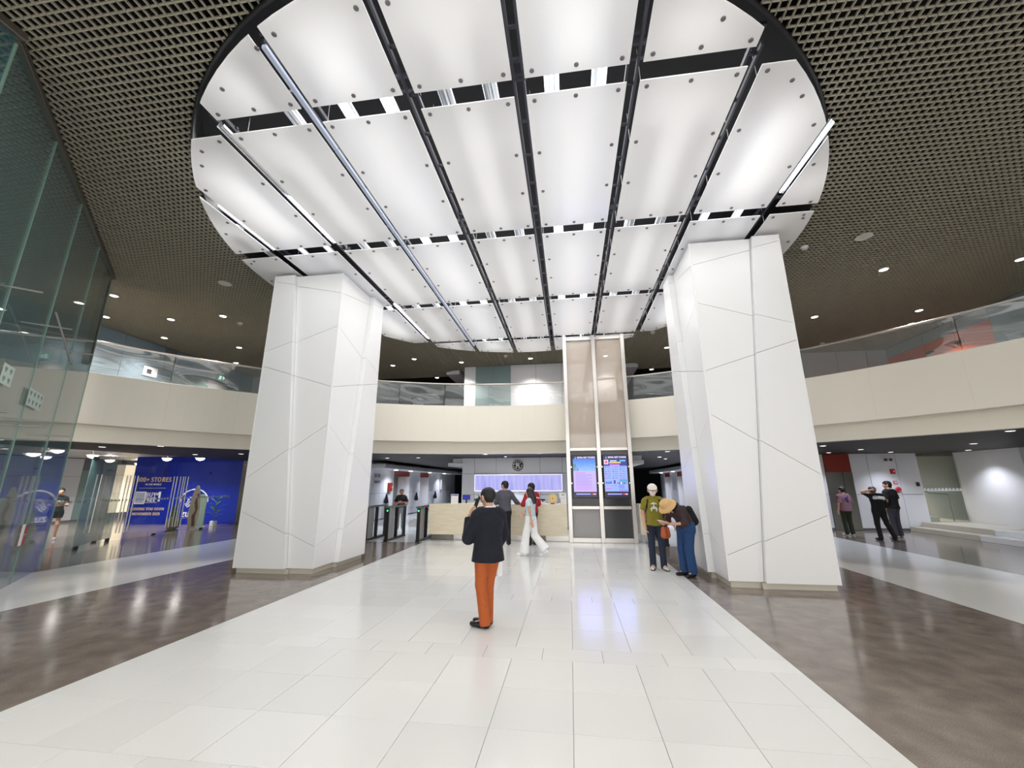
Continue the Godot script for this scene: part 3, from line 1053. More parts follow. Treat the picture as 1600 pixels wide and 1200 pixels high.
func build_desk() -> void:
	var d := thing("reception_desk", "long reception desk faced with pale marble on a recessed steel base", "desk", Vector3(-2.23, 0, -12.8))
	bx_part(d, "front_panel", Vector3(-0.04, 0.64, -0.03), Vector3(4.28, 0.9, 0.06), M.desk, 0.006)
	bx_part(d, "counter", Vector3(-0.04, 1.05, -0.4), Vector3(4.26, 0.06, 0.72), M.desk, 0.006)
	for s in [-2.15, 2.06]:
		bx_part(d, "end_panel", Vector3(s, 0.61, -0.42), Vector3(0.05, 0.82, 0.66), M.desk, 0.006)
	bx_part(d, "work_top", Vector3(0, 0.74, -0.85), Vector3(4.2, 0.04, 0.5), M.white, 0.004)
	for k in 6:
		bx_part(d, "base_panel", Vector3(-1.8 + k * 0.72, 0.1, -0.28), Vector3(0.71, 0.2, 0.03), M.steel if k % 2 else M.lift_steel, 0.003)
	var de := thing("desk_end", "narrow white side counter standing right of the steel screen tower", "counter", Vector3(2.06, 0, -13.15))
	bx_part(de, "panel", Vector3(0, 0.66, 0), Vector3(0.16, 0.86, 0.5), M.desk, 0.006)
	bx_part(de, "base", Vector3(0.0, 0.115, 0), Vector3(0.1, 0.23, 0.4), M.steel, 0.004)
	# the lit picture and the sign on the wall behind
	var l := thing("light_box", "long lilac backlit picture of pale streaks on the wall behind the reception desk", "light box", Vector3(-2.11, 1.73, -16.88))
	bx_part(l, "frame", Vector3(0, 0, 0), Vector3(3.64, 0.7, 0.06), M.white, 0.008)
	var m := glow(Color.WHITE, 0.86)
	m.albedo_color = Color(0.1, 0.1, 0.1)
	m.emission = Color.WHITE
	m.emission_operator = BaseMaterial3D.EMISSION_OP_MULTIPLY
	m.emission_texture = noise_tex(0.012, [[0.0, c8(160, 158, 240)], [0.45, c8(186, 184, 252)], [0.62, c8(196, 194, 255)], [1.0, c8(176, 172, 246)]], 61, 256, 4)
	m.uv1_triplanar = true
	m.uv1_scale = Vector3(0.9, 0.16, 0.9)
	bx_part(l, "picture", Vector3(0, 0, 0.035), Vector3(3.56, 0.62, 0.012), m, 0.0)
	var edge := mb()
	for s in [-1.0, 1.0]:
		bx(edge, Vector3(0, s * 0.315, 0.036), Vector3(3.58, 0.02, 0.014))
		bx(edge, Vector3(s * 1.785, 0, 0.036), Vector3(0.02, 0.62, 0.014))
	obj("lit_edge", edge, glow(c8(222, 220, 255), 1.2), l)
	var a := AreaLight3D.new()
	a.name = "picture_light"
	a.area_size = Vector2(3.5, 0.6)
	a.position = Vector3(0, 0, 0.06)
	a.rotation.y = PI
	a.light_energy = 0.5
	a.light_color = Color(0.72, 0.7, 1.0)
	a.shadow_enabled = true
	l.add_child(a, true)
	var g := thing("round_logo", "round black and silver emblem on the white wall above the lilac light box", "sign", Vector3(-2.11, 2.42, -16.87))
	obj("disc", lathe(mb(), Vector3.ZERO, [Vector2(0.0, 0.0), Vector2(0.225, 0.0), Vector2(0.225, 0.03), Vector2(0.21, 0.035), Vector2(0.0, 0.035)], 32, Vector3.BACK), M.black, g)
	var marks := mb()
	for k in 13:
		var an := deg_to_rad(-66 + k * 27.0 if k < 5 else 66 + (k - 4) * 27.0)
		slab(marks, rect(-0.02, -0.026, 0.02, 0.026), Vector3(sin(an) * 0.175, cos(an) * 0.175, 0.0), Vector3(cos(an), -sin(an), 0), Vector3(sin(an), cos(an), 0), 0.046, 0.03)
	obj("letter", marks, M.trim, g)
	var fig := mb()
	slab(fig, PackedVector2Array([Vector2(-0.1, -0.11), Vector2(-0.06, -0.03), Vector2(-0.09, 0.06), Vector2(-0.05, 0.12), Vector2(0.0, 0.1), Vector2(-0.02, 0.02), Vector2(-0.03, -0.1)]), Vector3.ZERO, Vector3.RIGHT, Vector3.UP, 0.046, 0.03)
	slab(fig, PackedVector2Array([Vector2(0.1, -0.11), Vector2(0.03, -0.1), Vector2(0.03, 0.0), Vector2(0.0, 0.06), Vector2(0.03, 0.1), Vector2(0.07, 0.1), Vector2(0.06, 0.0)]), Vector3.ZERO, Vector3.RIGHT, Vector3.UP, 0.046, 0.03)
	slab(fig, circle(Vector2(0, 0.0), 0.03, 12), Vector3.ZERO, Vector3.RIGHT, Vector3.UP, 0.05, 0.03)
	obj("emblem", fig, M.trim, g)
	# things on the counter
	var cs := thing("counter_sign", "white counter sign with a blue heading at the left end of the desk", "sign", Vector3(-3.65, 1.08, -13.0))
	bx_part(cs, "panel", Vector3(0, 0.15, 0), Vector3(0.24, 0.3, 0.012), M.white, 0.003)
	bx_part(cs, "foot", Vector3(0, 0.008, 0), Vector3(0.24, 0.016, 0.09), M.clear_glass, 0.003)
	bx_part(cs, "heading", Vector3(0, 0.268, 0.007), Vector3(0.22, 0.035, 0.003), mat(c8(60, 70, 190), 0.5), 0.0)
	var p := thing("desk_monitor", "small dark blue monitor on a stand on the desk behind the counter sign", "monitor", Vector3(-3.28, 1.08, -13.05))
	bx_part(p, "screen", Vector3(0, 0.2, 0), Vector3(0.24, 0.14, 0.03), M.black, 0.004)
	bx_part(p, "picture", Vector3(0, 0.2, 0.017), Vector3(0.2, 0.1, 0.003), glow(c8(30, 40, 150), 0.5), 0.0)
	bx_part(p, "stand", Vector3(0, 0.07, -0.01), Vector3(0.05, 0.14, 0.03), M.black)
	bx_part(p, "foot", Vector3(0, 0.01, 0), Vector3(0.26, 0.02, 0.14), M.white)
	for e in [[-2.95, "small black desk phone on the counter beside the dark blue monitor"], [-0.86, "small black card reader on the counter left of the round gold plaque"]]:
		var c := thing("desk_phone", e[1], "device", Vector3(e[0], 1.08, -13.05))
		bx_part(c, "base", Vector3(0, 0.03, 0), Vector3(0.16, 0.06, 0.14), M.white, 0.01)
		bx_part(c, "handset", Vector3(0, 0.13, 0), Vector3(0.15, 0.05, 0.06), M.black, 0.015)
		bx_part(c, "neck", Vector3(0, 0.085, 0), Vector3(0.03, 0.06, 0.03), M.black)
	var f := thing("gold_plaque", "round scalloped gold plaque on a small red stand on the desk", "plaque", Vector3(-0.55, 1.08, -12.95))
	var scal := PackedVector2Array()
	for k in 64:
		var an := TAU * k / 64
		scal.append(Vector2(cos(an), sin(an)) * (0.135 + 0.007 * cos(an * 16)))
	obj("disc", slab(mb(), scal, Vector3(0, 0.17, 0), Vector3.RIGHT, Vector3.UP, 0.012, -0.012), mat(c8(224, 200, 138), 0.35, 0.25), f)
	obj("rim", lathe(mb(), Vector3(0, 0.17, 0.012), [Vector2(0.085, 0.0), Vector2(0.09, 0.008), Vector2(0.1, 0.008), Vector2(0.105, 0.0)], 28, Vector3.BACK), mat(c8(196, 166, 96), 0.35, 0.3), f)
	var em := mb()
	for k in 5:
		slab(em, PackedVector2Array([Vector2(-0.012, 0.0), Vector2(0.012, 0.0), Vector2(0.0, 0.06)]), Vector3(0, 0.17, 0), Vector3.RIGHT.rotated(Vector3.BACK, TAU * k / 5), Vector3.UP.rotated(Vector3.BACK, TAU * k / 5), 0.018, 0.0)
	obj("emblem", em, mat(c8(176, 140, 80), 0.4, 0.3), f)
	bx_part(f, "stand", Vector3(0, 0.02, 0), Vector3(0.13, 0.04, 0.09), M.red, 0.006)
	var w := thing("notice_stand", "two white printed notices on a stand at the right end of the desk", "notice", Vector3(-0.2, 1.08, -12.98))
	bx_part(w, "sheet", Vector3(-0.04, 0.26, 0), Vector3(0.22, 0.15, 0.008), M.white, 0.002)
	bx_part(w, "sheet", Vector3(-0.02, 0.09, 0.02), Vector3(0.18, 0.17, 0.008), M.white, 0.002)
	bx_part(w, "heading", Vector3(-0.04, 0.28, 0.005), Vector3(0.09, 0.035, 0.003), M.grey_wall, 0.0)
	bx_part(w, "foot", Vector3(0, 0.006, 0), Vector3(0.22, 0.012, 0.1), M.clear_glass, 0.002)
	bx_part(w, "stem", Vector3(0, 0.15, -0.012), Vector3(0.03, 0.3, 0.012), M.clear_glass, 0.002)

func build_gates() -> void:
	var gold := [["entrance gate beside the left column, outermost of the black-framed row", -6.3], ["middle entrance gate of the left row with a white cloud sticker on its wing", -5.62], ["entrance gate touching the left end of the reception desk", -4.62],
			["entrance gate right of the white side counter, behind the capped man", 2.6], ["entrance gate behind the woman in the straw hat", 3.3]]
	for i in gold.size():
		var g := thing("entrance_gate", gold[i][0], "gate", Vector3(gold[i][1], 0, -13.15), 0.0, "speed gates to the lift lobbies")
		for z in [0.66, -0.02, -0.68]:
			bx_part(g, "upright", Vector3(0, 0.5, z), Vector3(0.1, 1.0, 0.05), M.black, 0.006)
		bx_part(g, "top_rail", Vector3(0, 1.0, 0), Vector3(0.16, 0.05, 1.44), M.lift_steel, 0.012)
		bx_part(g, "bottom_rail", Vector3(0, 0.03, 0), Vector3(0.12, 0.06, 1.42), M.black, 0.008)
		bx_part(g, "side_panel", Vector3(0, 0.51, 0.42), Vector3(0.07, 0.9, 0.4), M.grey_wall, 0.006)
		bx_part(g, "glass_wing", Vector3(0, 0.51, -0.35), Vector3(0.012, 0.86, 0.58), M.clear_glass, 0.0)
		var led := obj("ready_light", lathe(mb(), Vector3(0, 0.9, 0.69), [Vector2(0.03, -0.01), Vector2(0.026, 0.004), Vector2(0.0, 0.006)], 14, Vector3.BACK), glow(c8(60, 230, 130), 1.6), g)
		led.name = "ready_light"
		if i == 1:
			bx_part(g, "glass_flap", Vector3(0.34, 0.55, -0.62), Vector3(0.5, 0.8, 0.012), M.clear_glass, 0.0)
			var cl := PackedVector2Array([Vector2(-0.17, -0.1), Vector2(0.14, -0.1), Vector2(0.17, 0.0), Vector2(0.12, 0.06), Vector2(0.11, 0.14), Vector2(0.03, 0.18), Vector2(-0.03, 0.12), Vector2(-0.04, 0.05), Vector2(-0.16, -0.02)])
			obj("cloud_sticker", slab(mb(), cl, Vector3(0.36, 0.4, -0.61), Vector3.RIGHT, Vector3.UP, 0.002, 0.0), M.white, g)

func build_shop() -> void:
	# deep blue hoarding with its print, and the cut-outs standing before it
	var blue := mat(c8(4, 30, 150), 0.5)
	blue.metallic_specular = 0.25
	var gold := mat(c8(222, 196, 150), 0.5)
	var pale := mat(c8(232, 232, 240), 0.5)
	var h := thing("blue_hoarding", "deep blue coffee shop hoarding with white and gold lettering behind the glass doors", "hoarding", Vector3(-17.17, 0, -16.68), deg_to_rad(7.6))
	bx_part(h, "board", Vector3(0, 1.48, -0.05), Vector3(4.9, 2.96, 0.1), blue, 0.003)
	var T := 0.008
	words("000+ STORES", 0.2, Vector3(-1.48, 1.93, T), gold, h, 0.0, true, true, 0.008, "Droid Sans", 0.96)
	words("IN THE WORLD", 0.075, Vector3(-1.48, 1.72, T), pale, h)
	bx_part(h, "rule", Vector3(-1.48, 1.56, T), Vector3(1.2, 0.012, 0.006), pale, 0.0)
	bx_part(h, "blank_card", Vector3(-1.96, 1.14, T), Vector3(0.46, 0.54, 0.012), pale, 0.004)
	bx_part(h, "card_field", Vector3(-1.96, 1.14, T + 0.007), Vector3(0.38, 0.44, 0.004), mat(c8(168, 178, 204), 0.5), 0.0)
	words("BUY", 0.19, Vector3(-1.5, 1.27, T), pale, h, 0.0, true, true)
	words("FREE", 0.19, Vector3(-1.5, 1.06, T), pale, h, 0.0, true, true, 0.008, "Droid Sans", 0.85)
	words("1", 0.42, Vector3(-1.13, 1.18, T), pale, h, 0.0, true, true)
	bx_part(h, "rule", Vector3(-1.48, 0.93, T), Vector3(0.62, 0.012, 0.006), pale, 0.0)
	words("SERVING YOU SOON", 0.115, Vector3(-1.55, 0.66, T), gold, h, 0.0, true, true)
	words("NOVEMBER 2025", 0.115, Vector3(-1.55, 0.45, T), gold, h, 0.0, true, true)
	words("ZUS", 0.2, Vector3(0.28, 0.42, T), pale, h)
	bx_part(h, "rule", Vector3(0.28, 0.27, T), Vector3(0.44, 0.03, 0.006), mat(c8(206, 150, 170), 0.5), 0.0)
	# the swirling head of the emblem, as ribbons
	var em := mb()
	for e in [[[-0.2, 0.0], [-0.12, 0.06], [-0.1, 0.16], [-0.02, 0.2]], [[-0.16, -0.06], [-0.06, 0.0], [-0.04, 0.1], [0.05, 0.14]], [[-0.1, 0.2], [-0.02, 0.28], [0.08, 0.26], [0.13, 0.18]], [[-0.1, -0.12], [0.0, -0.06], [0.04, 0.02], [0.12, 0.08]], [[0.0, 0.3], [0.1, 0.33], [0.18, 0.26]]]:
		var pts := []
		for q in e:
			pts.append(Vector3(0.32 + q[0], 0.85 + q[1], T))
		tube(em, pts, 0.026, 6, 0.014)
	obj("emblem", em, pale, h)
	var arch := []
	for k in 25:
		var an := PI * k / 24
		arch.append(Vector3(0.5 - cos(an) * 0.62, 0.95 + sin(an) * 0.55, 0.02))
	obj("arch_outline", tube(mb(), arch, 0.03, 6), pale, h)
	words("COFFEE", 0.07, Vector3(0.28, 0.265, T + 0.006), blue, h)
	# surfboard and boards
	var su := thing("surfboard_cutout", "upright cream surfboard cut-out with a brown wave print before the blue hoarding", "cut-out", Vector3(-14.87, 0, -15.0), deg_to_rad(28))
	var sp := PackedVector2Array()
	for k in 25:
		var a := float(k) / 24
		sp.append(Vector2(0.17 * pow(sin(PI * clampf(0.16 + 0.84 * a, 0, 1)), 0.55), 0.02 + 1.66 * a))
	for k in 25:
		var a := 1.0 - float(k) / 24
		sp.append(Vector2(-0.17 * pow(sin(PI * clampf(0.16 + 0.84 * a, 0, 1)), 0.55) - 0.001, 0.02 + 1.66 * a))
	obj("board", slab(mb(), sp, Vector3.ZERO, Vector3.RIGHT, Vector3.UP, 0.02, -0.02), mat(c8(206, 194, 168), 0.5), su)
	obj("wave_print", slab(mb(), PackedVector2Array([Vector2(0.0, 0.1), Vector2(0.1, 0.12), Vector2(0.07, 0.5), Vector2(0.12, 0.8), Vector2(0.06, 1.1), Vector2(0.11, 1.35), Vector2(0.03, 1.35), Vector2(-0.02, 1.0), Vector2(0.04, 0.7), Vector2(-0.05, 0.5)]), Vector3(0, 0, 0.02), Vector3.RIGHT, Vector3.UP, 0.004, 0.0), mat(c8(120, 74, 60), 0.5), su)
	var b := thing("arched_cutout", "pale mint arched display board standing right of the surfboard cut-out", "cut-out", Vector3(-15.02, 0, -15.38), deg_to_rad(24))
	var bp := PackedVector2Array([Vector2(-0.22, 0.0), Vector2(0.22, 0.0)])
	for k in 17:
		var an := PI * k / 16
		bp.append(Vector2(cos(an) * 0.22 * 1.0, 1.12 + sin(an) * 0.2))
	obj("board", slab(mb(), bp, Vector3.ZERO, Vector3.RIGHT, Vector3.UP, 0.03, -0.03), mat(c8(176, 208, 206), 0.5), b)
	bx_part(b, "foot", Vector3(0, 0.02, -0.08), Vector3(0.4, 0.04, 0.3), M.white)
	# pineapple
	var p := thing("pineapple_cutout", "green and gold pineapple shaped display standing by the glass door handles", "cut-out", Vector3(-15.1, 0, -14.4), deg_to_rad(30))
	obj("fruit", lathe(mb(), Vector3(0, 0.04, 0), [Vector2(0.12, 0.0), Vector2(0.2, 0.1), Vector2(0.22, 0.24), Vector2(0.17, 0.4), Vector2(0.08, 0.48)], 12), mat(c8(112, 116, 84), 0.6), p)
	for k in 10:
		var a := k * 2.4
		var lf := mb()
		var dir := Vector3(cos(a), 0, sin(a))
		var tip := Vector3(0, 0.98 - (k % 3) * 0.13, 0) + dir * (0.05 + 0.05 * (k % 3))
		tube(lf, [Vector3(0, 0.48, 0) + dir * 0.03, Vector3(0, 0.68, 0) + dir * 0.09, tip], 0.045, 5, 0.004)
		obj("leaf", lf, mat(c8(62, 108, 62), 0.6), p)
	bx_part(p, "foot", Vector3(0, 0.02, 0), Vector3(0.34, 0.04, 0.24), M.black)
	var pl := thing("leafy_plant", "green plant with long pointed leaves right of the mint board", "plant", Vector3(-14.95, 0, -16.1))
	bx_part(pl, "pot", Vector3(0, 0.11, 0), Vector3(0.2, 0.22, 0.2), M.white, 0.02)
	for k in 11:
		var a := k * 2.4
		var dir := Vector3(cos(a), 0, sin(a))
		var lf := mb()
		var y := 0.35 + 0.07 * k
		var u := dir.cross(Vector3.UP)
		var root := Vector3(0, y, 0)
		var mid := root + dir * 0.2 + Vector3(0, 0.16, 0)
		var tip := root + dir * 0.44 + Vector3(0, 0.16, 0)
		tri(lf, root, mid + u * 0.085, mid + Vector3(0, -0.01, 0), Vector3.UP)
		tri(lf, root, mid - u * 0.085, mid + Vector3(0, -0.01, 0), Vector3.UP)
		tri(lf, tip, mid + u * 0.085, mid + Vector3(0, -0.01, 0), Vector3.UP)
		tri(lf, tip, mid - u * 0.085, mid + Vector3(0, -0.01, 0), Vector3.UP)
		obj("leaf", lf, mat(c8(64, 122, 66), 0.5), pl)
	obj("stem", tube(mb(), [Vector3(0, 0.2, 0), Vector3(0.01, 1.08, 0)], 0.012, 6), mat(c8(80, 96, 60), 0.6), pl)
	# the glazed front with its pull bars
	var f := thing("glass_shopfront", "clear glass shopfront with tall steel pull bars before the blue hoarding", "shopfront", Vector3(-14.5, 0, -13.0))
	for e in [[3.6, 1.9], [1.8, 1.9], [-0.05, 1.9], [-1.95, 1.9]]:
		var pn := bx_part(f, "glass_pane", Vector3(0, 1.37, e[0] - 0.95), Vector3(0.014, 2.72, e[1] - 0.012), M.clear_glass, 0.0)
		bx_part(pn, "patch_fitting", Vector3(0, 2.15, e[0] - 0.12), Vector3(0.03, 0.05, 0.16), M.bronze)
		bx_part(pn, "floor_fitting", Vector3(0, 0.03, e[0] - 0.12), Vector3(0.04, 0.06, 0.14), M.black)
	for z in [1.05, 0.8, -0.62, -0.88, -1.08]:
		for s in [-0.06, 0.06]:
			obj("pull_bar", tube(mb(), [Vector3(s, 0.2, z), Vector3(s, 2.0, z)], 0.018, 8), M.steel, f)
	var dots := mb()
	for k in 60:
		lathe(dots, Vector3(0.009, 1.22, 3.3 - k * 0.11), [Vector2(0.04, 0.0), Vector2(0.0, 0.002)], 8, Vector3.RIGHT)
	obj("frosted_band", dots, mat(c8(196, 206, 212), 0.6), f).set_meta("kind", "stuff")
	# an open glass door leaf nearer the hall
	var d := thing("glass_door", "greenish glass door leaf standing open left of the shopfront with steel fittings", "door", Vector3(-13.76, 0, -10.72), deg_to_rad(-57))
	bx_part(d, "glass_leaf", Vector3(0, 1.25, 0), Vector3(2.3, 2.3, 0.014), glass(c8(110, 150, 138), 0.3), 0.0)
	for s in [-1.0, 1.0]:
		bx_part(d, "floor_fitting", Vector3(s * 0.95, 0.05, 0), Vector3(0.24, 0.1, 0.04), M.black)
		bx_part(d, "top_fitting", Vector3(s * 0.95, 2.43, 0), Vector3(0.26, 0.1, 0.04), M.black)
		obj("pull_bar", tube(mb(), [Vector3(0.5, 0.4, s * 0.05), Vector3(0.5, 2.0, s * 0.05)], 0.016, 8), M.steel, d)

func build_glass_wall() -> void:
	var g := thing("glass_wall", "tall teal tinted glass screen wall with slim joints along the left side of the hall", "glass wall", Vector3(-6.15, 0, -2.8))
	var dir := Vector3(-1, 0, -1).normalized()
	var b := Basis(dir, Vector3.UP, dir.cross(Vector3.UP))
	for k in 4:
		var s0 := k * 1.73
		bx_part(g, "glass_pane", Vector3(s0 + 0.865, 3.36, 0), Vector3(1.715, 6.7, 0.02), M.teal_glass, 0.0, Transform3D(b, Vector3.ZERO))
	for k in 5:
		obj("joint", bx(mb(), Vector3(k * 1.73, 3.36, 0), Vector3(0.022, 6.7, 0.03), 0.0, Transform3D(b, Vector3.ZERO)), mat(c8(128, 158, 146), 0.3), g)
	bx_part(g, "head_rail", Vector3(3.46, 6.7, 0), Vector3(7.0, 0.1, 0.1), M.bronze, 0.01, Transform3D(b, Vector3.ZERO))
	bx_part(g, "end_post", Vector3(6.75, 5.55, -0.05), Vector3(0.16, 2.3, 0.12), M.bronze, 0.01, Transform3D(b, Vector3.ZERO))
	for k in [1.0, 2.0, 3.0]:
		for y in [2.62, 4.3]:
			var f := mb()
			tube(f, [b * Vector3(k * 1.73 - 0.09, y, -0.04), b * Vector3(k * 1.73 + 0.09, y, -0.04)], 0.02, 8)
			tube(f, [b * Vector3(k * 1.73, y, -0.04), b * Vector3(k * 1.73, y, 0.3)], 0.014, 8)
			obj("spider_fitting", f, M.steel, g)
	obj("brace", tube(mb(), [b * Vector3(2.65, 4.32, 0.25), b * Vector3(4.2, 3.85, 0.25)], 0.014, 8), M.steel, g)
	for k in 2:
		bx_part(g, "glass_pane", Vector3(0.1, 3.36, 1.25 + k * 2.4), Vector3(0.02, 6.7, 2.38), M.teal_glass, 0.0)
	bx_part(g, "head_rail", Vector3(0.1, 6.7, 2.4), Vector3(0.1, 0.1, 4.8), M.bronze, 0.01)
	# stickers on its panes
	var ins := Vector3(-1, 0, 1).normalized() * -1.0
	for e in [[2.32, 3.2, 0.42, "white sticker of grey hearts on the glass wall at the left picture edge"], [3.72, 3.08, 0.78, "wide white sticker with two rows of grey hearts on the teal glass wall"]]:
		var t := thing("heart_sticker", e[3], "sticker", Vector3(-6.15, 0, -2.8) + dir * e[0] + Vector3.UP * e[1] + ins * 0.045)
		var u := dir
		obj("backing", slab(mb(), rect(-e[2] / 2, -0.14, e[2] / 2, 0.14), Vector3.ZERO, u, Vector3.UP, 0.003, 0.0), mat(c8(190, 205, 196), 0.6), t)
		var hm := mb()
		var n := int(e[2] / 0.19)
		for i in n:
			for j in 2:
				var c := Vector2((i - (n - 1) / 2.0) * 0.19, 0.065 - j * 0.13)
				slab(hm, PackedVector2Array([c + Vector2(0, -0.045), c + Vector2(0.05, 0.012), c + Vector2(0.03, 0.04), c + Vector2(0, 0.022), c + Vector2(-0.03, 0.04), c + Vector2(-0.05, 0.012)]), Vector3.ZERO, u, Vector3.UP, 0.005, 0.002)
		obj("heart", hm, mat(c8(120, 140, 134), 0.6), t)
	# colours mostly reflected in the glass, built as a solid board behind it
	var w := thing("reflection_board", "brown and orange poster built as a board behind the teal glass", "reflection", Vector3(-9.5, 0, -5.35), deg_to_rad(135))
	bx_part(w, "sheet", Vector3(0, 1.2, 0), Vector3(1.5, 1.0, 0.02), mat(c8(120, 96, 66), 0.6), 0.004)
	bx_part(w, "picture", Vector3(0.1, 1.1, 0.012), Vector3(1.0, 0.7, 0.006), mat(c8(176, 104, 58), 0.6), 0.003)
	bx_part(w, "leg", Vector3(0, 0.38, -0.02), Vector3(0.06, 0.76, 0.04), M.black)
	var r := thing("reflected_mark", "small white and red reflection built as flat marks low on the teal glass wall", "sticker", Vector3(-6.15, 0.85, -2.8) + dir * 5.0 + ins * 0.045)  # mostly reflected colours, built as flat marks on the pane
	obj("sheet", slab(mb(), rect(-0.14, -0.18, 0.02, 0.18), Vector3.ZERO, dir, Vector3.UP, 0.003, 0.0), M.white, r)
	obj("red_mark", slab(mb(), circle(Vector2(0.11, 0.08), 0.075, 20), Vector3.ZERO, dir, Vector3.UP, 0.004, 0.0), mat(c8(170, 50, 56), 0.5), r)
	obj("red_mark", slab(mb(), rect(0.05, -0.2, 0.17, -0.02), Vector3.ZERO, dir, Vector3.UP, 0.004, 0.0), mat(c8(170, 50, 56), 0.5), r)

func build_right() -> void:
	# stair hall at the right: two long steps, a landing, a glazed flight
	var stp := thing("stone_steps", "two long pale stone steps rising to a landing at the right wall", "steps", Vector3(12, 0, -13.2))
	bx_part(stp, "step", Vector3(0.9, 0.08, -2.58), Vector3(2.0, 0.16, 2.56), M.plinth, 0.006)
	bx_part(stp, "step", Vector3(1.1, 0.24, -2.58), Vector3(1.6, 0.16, 2.56), M.plinth, 0.006)
	bx_part(stp, "step", Vector3(0.9, 0.08, 1.4), Vector3(2.0, 0.16, 5.36), M.white_tile[1], 0.006)
	bx_part(stp, "step", Vector3(1.1, 0.24, 1.4), Vector3(1.6, 0.16, 5.36), M.white_tile[0], 0.006)
	var t := thing("stair_flight", "short flight of pale stairs climbing behind the stair glass", "stairs", Vector3(13.4, 0, -18.3))
	bx_part(t, "landing", Vector3(0.3, 0.16, 0), Vector3(1.4, 0.32, 2.0), M.plinth, 0.005)
	for k in 7:
		bx_part(t, "tread", Vector3(-0.45 - k * 0.28, 0.24 + 0.16 * k, 0), Vector3(0.3, 0.48 + 0.32 * k - 0.32 * k * 0.5, 2.0), M.plinth, 0.005)
	var hr := obj("handrail", tube(mb(), [Vector3(0.3, 1.25, 0.8), Vector3(-0.3, 1.3, 0.8), Vector3(-2.2, 2.3, 0.8)], 0.02, 8), M.bronze, t)
	obj("rail_post", tube(mb(), [Vector3(0.3, 0.3, 0.8), Vector3(0.3, 1.25, 0.8)], 0.018, 8), M.bronze, hr)
	var g := thing("stair_glass", "clear glass pane with a white scalloped band closing off the stairs", "glass pane", Vector3(13.3, 0.32, -17.15))
	bx_part(g, "pane", Vector3(0, 1.2, 0), Vector3(1.26, 2.4, 0.016), glass(c8(150, 180, 160), 0.12), 0.0)
	var band := mb()
	for k in 11:
		lathe(band, Vector3(-0.58 + k * 0.115, 1.12, 0.012), [Vector2(0.045, 0.0), Vector2(0.0, 0.003)], 10, Vector3.BACK)
	bx(band, Vector3(0, 1.075, 0.012), Vector3(1.24, 0.03, 0.003))
	obj("scalloped_band", band, M.white, g)
	var d := thing("fire_alarm", "red fire alarm call box high on the white right wall", "alarm", Vector3(11.76, 2.08, -17.08))
	bx_part(d, "case", Vector3.ZERO, Vector3(0.15, 0.18, 0.06), mat(c8(186, 36, 52), 0.4), 0.01)
	bx_part(d, "button", Vector3(0.02, 0.0, 0.034), Vector3(0.05, 0.05, 0.012), M.white)
	d = thing("fire_notice", "small red and white fire notice under the alarm box", "sign", Vector3(11.78, 1.68, -17.09))
	bx_part(d, "plate", Vector3.ZERO, Vector3(0.15, 0.13, 0.012), mat(c8(200, 120, 134), 0.5), 0.002)
	bx_part(d, "white_mark", Vector3(0.02, 0.01, 0.008), Vector3(0.07, 0.03, 0.004), M.white, 0.0)
	d = thing("alarm_bell", "round red alarm bell beside the two standing men", "bell", Vector3(11.82, 1.44, -17.09))
	obj("gong", lathe(mb(), Vector3.ZERO, [Vector2(0.09, 0.0), Vector2(0.09, 0.03), Vector2(0.06, 0.055), Vector2(0.0, 0.06)], 20, Vector3.BACK), mat(c8(190, 36, 60), 0.4), d)
	bx_part(d, "label_plate", Vector3(0.02, -0.17, 0.0), Vector3(0.1, 0.12, 0.01), M.trim)
	d = thing("emergency_lamp", "twin head emergency lamp high on the white right wall", "lamp", Vector3(11.62, 2.52, -17.05))
	bx_part(d, "case", Vector3.ZERO, Vector3(0.26, 0.12, 0.09), M.trim, 0.01)
	for x in [-0.07, 0.1]:
		obj("head", lathe(mb(), Vector3(x, -0.02, 0.05), [Vector2(0.05, 0.0), Vector2(0.055, 0.04), Vector2(0.0, 0.05)], 14, Vector3.BACK), M.bronze, d)
	d = thing("access_reader", "small black card reader on the white wall left of the stair glass", "card reader", Vector3(12.5, 1.62, -17.08))
	bx_part(d, "case", Vector3.ZERO, Vector3(0.1, 0.14, 0.04), M.black, 0.01)
	bx_part(d, "face", Vector3(0, 0.02, 0.022), Vector3(0.06, 0.06, 0.006), M.dark_metal)
	d = thing("lift_indicator", "framed lift indicator with a bright strip left of the red lintel", "indicator", Vector3(9.2, 1.98, -17.09))
	bx_part(d, "frame", Vector3.ZERO, Vector3(0.28, 0.38, 0.03), M.lift_steel, 0.006)
	bx_part(d, "lit_strip", Vector3(0.04, 0.0, 0.018), Vector3(0.07, 0.3, 0.006), glow(c8(240, 220, 240), 0.9), 0.0)
	# upper left: exit sign and a door notice
	d = thing("exit_sign", "green and white running man exit sign on the upper left wall", "sign", Vector3(-14.82, 6.2, -15.1))
	bx_part(d, "case", Vector3.ZERO, Vector3(0.06, 0.34, 0.44), mat(c8(20, 130, 110), 0.4), 0.006)
	var wm := glow(c8(210, 250, 240), 0.9)
	var man := mb()
	for e in [[-0.07, 0.02, -0.02, 0.06, 0.035], [-0.1, -0.1, -0.05, 0.0, 0.03], [0.0, -0.1, -0.04, 0.0, 0.03], [-0.02, 0.05, 0.05, 0.0, 0.025], [0.1, 0.06, 0.17, 0.0, 0.03], [0.1, -0.06, 0.17, 0.0, 0.03]]:
		tube(man, [Vector3(0.034, e[1], -e[0]), Vector3(0.034, e[3], -e[2])], e[4] * 0.55, 6)
	obj("running_man", man, wm, d)
	d = thing("door_notice", "small white notice on the upper left glass wall beside the door", "sign", Vector3(-14.86, 5.66, -12.2))
	bx_part(d, "plate", Vector3.ZERO, Vector3(0.02, 0.34, 0.5), M.white, 0.003)
